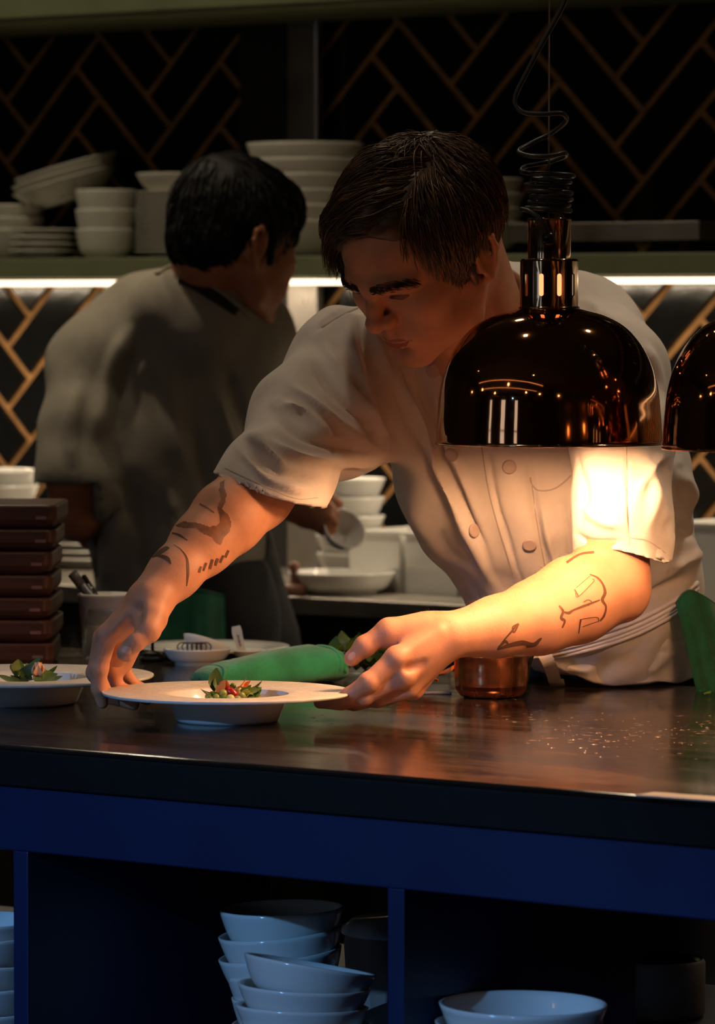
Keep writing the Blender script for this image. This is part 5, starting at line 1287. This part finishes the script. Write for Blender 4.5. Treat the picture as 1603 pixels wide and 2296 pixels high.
def arms2():
    s = SDF()
    s.chain([P(195, 820, 6.92), P(165, 1060, 6.86), P(172, 1150, 6.88)], [.050, .042, .038], k=.02)
    s.chain([P(172, 1150, 6.88), P(215, 1180, 7.02), P(265, 1170, 7.14)], [.038, .033, .026], k=.02)
    s.chain([P(600, 850, 6.97), P(640, 1060, 7.02)], [.050, .042], k=.02)
    s.chain([P(640, 1060, 7.02), P(668, 1120, 7.0), P(692, 1146, 6.985)], [.040, .034, .027], k=.02)
    w_ = P(690, 1146, 6.985)
    for k, (q, t_) in enumerate([((722, 1128, 6.975), (752, 1152, 6.965)), ((722, 1144, 6.968), (750, 1172, 6.960)), ((718, 1160, 6.968), (744, 1188, 6.962)), ((712, 1174, 6.972), (734, 1196, 6.97))]):
        s.cone(w_, P(*q), .022, .0125, k=.01); s.chain([P(*q), (P(*q) + P(*t_))/2 - FH*.006, P(*t_)], [.0115, .0100, .0078], k=.004)
    s.chain([w_, P(712, 1120, 7.0), P(738, 1118, 7.01), P(758, 1130, 7.012)], [.018, .013, .0105, .0085], k=.006)
    for k in range(4):
        q = P(282 + 5*k, 1172 + 9*k, 7.16); s.chain([P(262, 1172, 7.13), q, q + RT*.028 + FH*.02 - Z3*.012], [.022, .011, .008], k=.006)
    return s
a2V, a2F = arms2().mesh(.0035)
def trunk2(g=0.):
    s = SDF()
    s.chain([P(205, 815, 6.93), P(330, 745, 6.95), P(440, 735, 6.95), P(540, 770, 6.97), P(596, 845, 6.98)], [.058 + g, .075 + g, .078 + g, .066 + g, .052 + g], k=.06)
    s.ecap(P(385, 850, 6.96), P(385, 1020, 6.96), .155 + g, .146 + g, .100 + g, .100 + g, k=.06); s.ecap(P(385, 1020, 6.96), P(396, 1220, 6.97), .146 + g, .116 + g, .100 + g, .098 + g, k=.06)
    s.ecap(P(396, 1220, 6.97), P(410, 1360, 6.98), .116 + g, .118 + g, .098 + g, .102 + g, k=.06); return s
t2V, t2F = trunk2(-.012).mesh(.009)
f2 = P(420, 1400, 6.99)
def legs2(g=0.):
    s = SDF(); s.ell((f2[0], f2[1], .93), (.14 + g, .115 + g, .12 + g), k=.04)
    for q in (-1, 1): s.chain([(f2[0] + q*.075, f2[1], .88), (f2[0] + q*.09, f2[1] + .01, .48), (f2[0] + q*.10, f2[1] + .03, .10)], [.080 + g, .058 + g, .046 + g], k=.03)
    return s
l2V, l2F = legs2(-.004).mesh(.011)
b2V, b2F = join((h2V, h2F), (a2V, a2F), (t2V, t2F), (l2V, l2F))
cook = thing('person', 'cook in grey shirt with black hair, seen from behind at the back counter', 'person', (f2[0], f2[1], 0))
world_child(link('body', mesh_np('body', b2V, b2F), 'skin_tan'), cook)
s = trunk2(.004)
s.chain([P(398, 692, 6.865), P(455, 716, 6.865), P(535, 755, 6.90)], [.066, .074, .068], k=.03)
s.chain([P(205, 818, 6.93), P(178, 960, 6.88), P(160, 1075, 6.855), P(160, 1110, 6.855)], [.060, .053, .050, .050], k=.04)
s.chain([P(596, 848, 6.98), P(628, 980, 7.01), P(636, 1040, 7.02)], [.056, .052, .050], k=.04)
s.cone(P(163, 1050, 6.86), P(158, 1130, 6.855), .044, .047, k=.002, sub=True)
s2V, s2F = s.mesh(.005); s2V = smooth(s2V, s2F, 2)
def hem2(V):
    px, py = vproj(V); near = (px < 222) & ((V - P(160, 1080, 6.86)) @ FH < .075); past = py - 1082; return near & (past > 0), pull(V, np.clip(past, 0, 60), Z3)
s2V, s2F = cut_mesh(s2V, s2F, [hem2, lambda V: V[:, 2] < P(400, 1345, 6.9)[2]])
s2V = creases(s2V, s2F, [(l, a*1.8, w_*1.1) for l, a, w_ in [([(300, 720), (240, 850), (215, 1000)], .006, 14), ([(330, 740), (280, 860), (260, 1000)], -.005, 12), ([(390, 760), (385, 900), (420, 1080)], .006, 20), ([(480, 860), (520, 1000), (540, 1100)], .006, 12), ([(500, 820), (555, 960), (570, 1060)], -.005, 12), ([(430, 900), (455, 1040), (480, 1180)], -.005, 14), ([(250, 1080), (270, 1180), (240, 1320)], .008, 16), ([(300, 1080), (330, 1200), (330, 1330)], -.006, 18), ([(380, 1080), (400, 1200), (390, 1330)], .006, 16), ([(180, 850), (160, 960), (165, 1060)], .005, 12)]])
s2V = s2V + vnormals(s2V, s2F)*wobble(s2V, .012, 26, 6)[:, None]
sh2 = world_child(link('shirt', mesh_np('shirt', s2V, s2F), 'tshirt'), cook); q = sh2.modifiers.new('thick', 'SOLIDIFY'); q.thickness = .002; q.offset = -1
D2 = Drape((s2V, s2F), (b2V[:0], b2F[:0])) if False else Drape((s2V, s2F))
def neckring(c, ax, r0, r1, z0, z1, a0=0., a1=2*PI, n=40):
    ax = ax/np.linalg.norm(ax); u = np.cross(ax, FH); u /= np.linalg.norm(u); v = np.cross(ax, u); V, F = [], []
    for k in range(n + 1):
        a = a0 + (a1 - a0)*k/n
        for t in (0, .5, 1): V.append(c + ax*(z0 + (z1 - z0)*t) + (u*math.cos(a) + v*math.sin(a))*(r0 + (r1 - r0)*t))
    for k in range(n):
        for j in range(2): i = k*3 + j; F.append((i, i+1, i+4, i+3))
    return V, F
V, F = D2.strip([(352, 632), (385, 616), (425, 632), (475, 662), (530, 700)], [9, 12, 13, 12, 9], .003); o = world_child(link('apron_strap', mesh_np('apron_strap', V, F), 'apron_black'), cook); o.modifiers.new('thick', 'SOLIDIFY').thickness = .002
def neck_edge():
    pts = []
    for (x, y) in [(352, 616), (385, 600), (425, 612), (475, 642), (530, 682), (560, 708)]:
        h_ = None; yy = y
        while h_ is None and yy < y + 60: h_ = D2.hit(x, yy); yy += 4
        if h_ is not None: pts.append(h_[0] + h_[1]*.002)
    return tube_geo(catmull(pts, 6), .006, 8, .5)
V, F = neck_edge(); world_child(link('collar', mesh_np('collar', V, F), 'tshirt'), cook)
s = SDF(); s.ecap(P(500, 1235, 7.03), P(520, 1420, 7.03), .082, .100, .085, .095, k=.03); s.ecap(P(520, 1420, 7.03), P(530, 1850, 7.03), .100, .120, .095, .10, k=.03)
V, F = s.mesh(.008); V = V + vnormals(V, F)*wobble(V, .012, 24, 8)[:, None]; o = world_child(link('apron', mesh_np('apron', V, F), 'apron_black'), cook)
V, F = legs2(.008).mesh(.010); V, F = cut_mesh(V, F, [lambda V: V[:, 2] > 1.0]); world_child(link('trousers', mesh_np('trousers', V, F), 'trousers'), cook)
for q in (-1, 1):
    V, F = SDF().chain([(f2[0] + q*.10, f2[1] - .03, .05), (f2[0] + q*.11, f2[1] + .15, .035)], [.045, .035], k=.02).mesh(.007); V[:, 2] = np.maximum(V[:, 2], .002); world_child(link('shoe', mesh_np('shoe', V, F), 'black_plastic'), cook)
s = SDF(); s.ell((0, .018, .058), (.082, .102, .092), k=.01); s.ell((0, -.045, .080), (.060, .058, .058), k=.02)
s.ell((0, -.125, -.002), (.085, .066, .066), k=.012, sub=True)
for q in (-1, 1): s.ell((q*.086, -.060, -.035), (.05, .055, .070), k=.012, sub=True); s.ell((q*.088, .014, -.006), (.026, .026, .036), k=.006, sub=True)
s.ell((0, .050, .004), (.068, .062, .058), k=.02); s.half((0, .07, -.052), np.array([0, -.35, -1.]), .012)
s.chain([(-.073, -.02, .03), (-.072, -.022, -.012)], [.008, .006], k=.008); s.chain([(.073, -.02, .03), (.072, -.022, -.012)], [.008, .006], k=.008)
V, F = s.mesh(.004); V = smooth(V, F, 2); V = V + vnormals(V, F)*wobble(V, .004, 110, 2)[:, None]; cap2 = HO2 + V @ HR2.T
_HO, _HR = HO, HR; HO, HR = HO2, HR2
def cook_roots(h):
    x, y, z = h
    if y < -.055 and z < .070: return False
    if z < .015 and y < .02: return False
    if abs(x) > .05 and z < .045 and y < -.012: return False
    if z < -.045: return False
    if y < -.02: return {'L': .075, 'lift': .014, 'fall': .6}
    return {'L': .045, 'lift': .010}
g2 = hair_mesh(900, 5, cook_roots, {'L': .05, 'lift': .01, 'fall': .3, 'sweep': 0.}, .0022, (cap2, F))
HO, HR = _HO, _HR
sV, sF = merge_geo(g2); off = len(cap2)
world_child(link('hair', mesh_np('hair', np.concatenate([cap2, np.array(sV)]), [tuple(f) for f in F] + [tuple(i + off for i in f) for f in sF]), 'hair_black'), cook)
# bowl in his hand, cloth hanging behind him
me = lathe_mesh('held_bowl', bowl_profile(.036, .034, .018, .003, .5), 48)
o = put('held_bowl', me, 'porcelain', HB + lr(.012, -.030, -.012), 'small white bowl tipped in the hand of the cook at the back', 'bowl', None, (.0, 0)); o.rotation_euler = Vector(-FH*.75 + RT*.45 + Z3*.55).to_track_quat('Z', 'Y').to_euler()
def cloth(name, label, m, poly_top, poly_bot, folds, th, seed):
    "hanging folded cloth between an upper and a lower edge"
    n, m_ = 26, 30; V, F = [], []; tp, bt = catmull(poly_top, 8), catmull(poly_bot, 8)
    def at(c, t): i = t*(len(c) - 1); k = min(int(i), len(c) - 2); return c[k] + (c[k+1] - c[k])*(i - k)
    for sgn in (-1, 1):
        for i in range(n):
            for j in range(m_):
                u, v = i/(n-1), j/(m_-1); p = at(tp, u)*(1 - v) + at(bt, u)*v
                dz = sum(a*math.sin(u*f + ph + v*1.3)*(.35 + .65*v) for a, f, ph in folds); e = min(1, 8*min(u, 1-u))**.5
                V.append(p - FH*(dz + sgn*th*(.35 + .65*e)))
    N = n*m_
    for i in range(n-1):
        for j in range(m_-1): a = i*m_ + j; F.append((a, a+1, a+m_+1, a+m_)); F.append((N+a, N+a+m_, N+a+m_+1, N+a+1))
    def rimf(ids): 
        for a, b in zip(ids[:-1], ids[1:]): F.append((a, b, b+N, a+N))
    rimf([j for j in range(m_)]); rimf([(n-1)*m_ + j for j in range(m_)][::-1]); rimf([i*m_ for i in range(n)][::-1]); rimf([i*m_ + m_-1 for i in range(n)])
    o = link(name, mesh_np(name, V, F), m); return tag(o, label, 'towel')
cloth('hanging_towel', 'green cloth tucked into the waist of the chef at the right edge', 'towel_dark', [P(1514, 1350, 5.34), P(1530, 1330, 5.335), P(1548, 1322, 5.335), P(1580, 1336, 5.34), P(1612, 1358, 5.36)], [P(1560, 1548, 5.40), P(1585, 1552, 5.385), P(1610, 1554, 5.385), P(1640, 1556, 5.39), P(1665, 1552, 5.40)], [(.006, 9, .3), (.004, 17, 1.)], .006, 1)
cloth('waist_cloth', 'dark green cloth hanging from the back of the cook in grey', 'towel_dark', [P(362, 1328, 6.83), P(410, 1322, 6.82), P(460, 1324, 6.83), P(505, 1335, 6.85)], [P(352, 1560, 6.80), P(410, 1565, 6.79), P(460, 1560, 6.80), P(512, 1550, 6.82)], [(.012, 10, .3), (.006, 19, 1.)], .006, 2)
# ================================================================ crockery of the back shelf and counter
def pile(name, px, Y, z, spec, n, pitch, m, words, cat, group, jit=.0, tilt=(0, 0), py=600):
    p = PY(px, py, Y); me = crock(('pile', name, spec, m), lambda: lathe_mesh(name, (plate_profile(*spec[1:]) if spec[0] == 'p' else bowl_profile(*spec[1:])), 56))
    for k in range(n):
        w_ = ('the only one' if n == 1 else 'lowest' if k == 0 else 'topmost' if k == n-1 else ('second', 'third', 'fourth', 'fifth', 'sixth', 'seventh', 'eighth', 'ninth', 'tenth', 'eleventh', 'twelfth')[k-1] + ' from the bottom')
        put(name, me, m, (p[0] + rnd.uniform(-jit, jit), p[1] + rnd.uniform(-jit, jit), z + .0005 + k*pitch), words + (', ' + w_ if n > 1 else ''), cat, group, tilt)
    return z + n*pitch
SZ = zs1
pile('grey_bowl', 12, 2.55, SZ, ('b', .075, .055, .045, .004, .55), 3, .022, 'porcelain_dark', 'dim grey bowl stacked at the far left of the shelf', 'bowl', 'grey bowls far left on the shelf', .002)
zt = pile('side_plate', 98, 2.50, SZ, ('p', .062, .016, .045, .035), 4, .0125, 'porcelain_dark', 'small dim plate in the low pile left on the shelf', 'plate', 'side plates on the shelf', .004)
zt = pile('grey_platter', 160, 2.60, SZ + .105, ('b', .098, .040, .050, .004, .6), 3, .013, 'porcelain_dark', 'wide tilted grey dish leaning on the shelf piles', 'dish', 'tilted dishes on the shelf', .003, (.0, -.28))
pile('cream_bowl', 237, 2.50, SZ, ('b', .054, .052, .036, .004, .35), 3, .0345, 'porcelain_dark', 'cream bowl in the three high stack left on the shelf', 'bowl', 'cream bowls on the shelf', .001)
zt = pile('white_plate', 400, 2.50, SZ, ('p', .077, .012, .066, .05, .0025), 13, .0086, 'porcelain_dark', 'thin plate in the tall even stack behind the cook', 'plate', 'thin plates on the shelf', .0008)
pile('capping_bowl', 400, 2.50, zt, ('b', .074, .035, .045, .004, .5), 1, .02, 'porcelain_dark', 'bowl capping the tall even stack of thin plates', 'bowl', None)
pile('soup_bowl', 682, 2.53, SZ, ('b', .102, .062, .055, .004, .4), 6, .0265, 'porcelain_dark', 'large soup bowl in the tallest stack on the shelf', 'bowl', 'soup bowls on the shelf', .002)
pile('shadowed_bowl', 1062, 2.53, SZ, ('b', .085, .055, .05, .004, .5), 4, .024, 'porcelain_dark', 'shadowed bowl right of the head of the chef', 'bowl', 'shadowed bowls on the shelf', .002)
tr = thing('steel_tray', 'long shallow steel tray on the shelf right of the lamp neck', 'tray', (PY(1425, 570, 2.52)[0], 2.52, SZ))
box('base', -.18, .18, -.09, .09, .022, .026, 'steel', tr); 
for (a, b, c_, d_) in ((-.185, .185, -.095, -.09), (-.185, .185, .09, .095), (-.185, -.18, -.09, .09), (.18, .185, -.09, .09)): box('side', a, b, c_, d_, .020, .050, 'steel', tr, .001)
for q in (-.14, .14): box('foot', q - .01, q + .01, -.07, .07, 0, .022, 'iron', tr)
# back counter
pile('large_plate', 215, 2.52, ZC, ('p', .125, .020, .095, .075), 7, .0135, 'porcelain', 'large white plate in the pile on the back counter left', 'plate', 'large plates on the back counter', .002, (0, 0), 1250)
pile('deep_dish', -40, 2.25, ZC, ('b', .10, .05, .06, .004, .45), 6, .026, 'porcelain', 'white deep dish stacked at the left end of the back counter', 'dish', 'deep dishes on the back counter', .002, (0, 0), 1250)
pile('white_bowl', 786, 2.36, ZC, ('b', .060, .055, .030, .004, .6), 5, .031, 'porcelain', 'white bowl in the tall stack on the back counter', 'bowl', 'white bowls on the back counter', .003, (0, 0), 1200)
pile('serving_dish', 765, 2.20, ZC, ('b', .088, .034, .060, .004, .4), 1, .02, 'porcelain', 'low round white dish at the front of the back counter', 'dish', None, 0, (0, 0), 1300)
def insert(px, Y, w_, dp, h, label):
    p = PY(px, 1250, Y); r = thing('food_container', label, 'container', (p[0], p[1], ZC), 0, 'white containers on the back counter')
    t = .004
    for (nm, a, b, c_, d_) in (('front', -w_/2, w_/2, -dp/2, -dp/2 + t), ('back', -w_/2, w_/2, dp/2 - t, dp/2), ('side', -w_/2, -w_/2 + t, -dp/2 + t, dp/2 - t), ('side', w_/2 - t, w_/2, -dp/2 + t, dp/2 - t)): box(nm, a, b, c_, d_, .004, h, 'porcelain', r, .0012)
    box('base', -w_/2, w_/2, -dp/2, dp/2, 0, .004, 'porcelain', r)
    for (a, b, c_, d_) in ((-w_/2 - .005, w_/2 + .005, -dp/2 - .005, -dp/2 + .001), (-w_/2 - .005, w_/2 + .005, dp/2 - .001, dp/2 + .005)): box('lip', a, b, c_, d_, h - .005, h, 'porcelain', r, .001)
insert(905, 2.36, .105, .16, .098, 'white square container nearest to the bowl stack on the back counter'); insert(1032, 2.36, .105, .16, .098, 'white square container second from the bowl stack'); insert(1160, 2.36, .105, .16, .098, 'white square container hidden mostly by the chef jacket')
insert(1650, 2.36, .16, .16, .13, 'white square container right of the chef at the edge of the picture')
wl = thing('wooden_pestle', 'small pale wooden pestle lying by the cook at the back counter', 'pestle', PY(660, 1330, 2.12)*np.array([1, 1, 0]) + Z3*ZC)
V = lathe_mesh('head', [(0, 0), (.018, 0), (.021, .004), (.021, .012), (.017, .017), (0, .018)], 24); link('head', V, 'wood_inlay', wl)
lathe('handle', [(.007, .017), (.006, .035), (.009, .045), (.008, .052), (0, .054)], 'wood_inlay', wl, 20)
# small things at the right of the pass
ps_ = Pz(1545, 1792, ZC); o = box('paper_slip', -.05, .12, -.014, .018, 0, .0015, 'paper_grey'); o.location = Vector([float(c) for c in ps_ + Z3*.0008]); o.rotation_euler = (0, 0, .06); tag(o, 'pale paper slip lying along the front edge of the pass at right', 'paper')
o = bpy.data.objects.new('herb_scrap', mesh_leaf(('leaf', .012, .005, .3))); COL.objects.link(o); o.data.materials.append(MATS['leaf']) if not o.data.materials else None; o.location = Vector([float(c) for c in Pz(1580, 1561, ZC) + Z3*.002]); tag(o, 'tiny green herb scrap lying on the pass below the green cloth', 'herb')

def smears():
    r = random.Random(17); g = []
    for k in range(260):
        px, py = (r.uniform(1180, 1610), r.gauss(1645, 26)) if k < 190 else (r.uniform(700, 1200), r.gauss(1590, 22))
        if py < 1565: continue
        c = Pz(px, py, ZC); L, W, h = r.uniform(.0008, .007)*r.random() + .0006, r.uniform(.0004, .0016), r.uniform(.0002, .0007); a = TH + r.gauss(0, .35)
        V = [c + np.array([L*math.cos(t)*math.cos(a) - W*math.sin(t)*math.sin(a), L*math.cos(t)*math.sin(a) + W*math.sin(t)*math.cos(a), .00005]) for t in np.linspace(0, 2*PI, 8)[:-1]] + [c + np.array([0, 0, h])]
        g.append((V, [(i, (i + 1) % 7, 7) for i in range(7)]))
    return merge_geo(g)
V, F = smears(); o = link('water_smear', mesh_np('water_smear', V, F), 'water'); tag(o, 'fine wet streaks glinting on the polished pass', 'water', None, 'stuff')
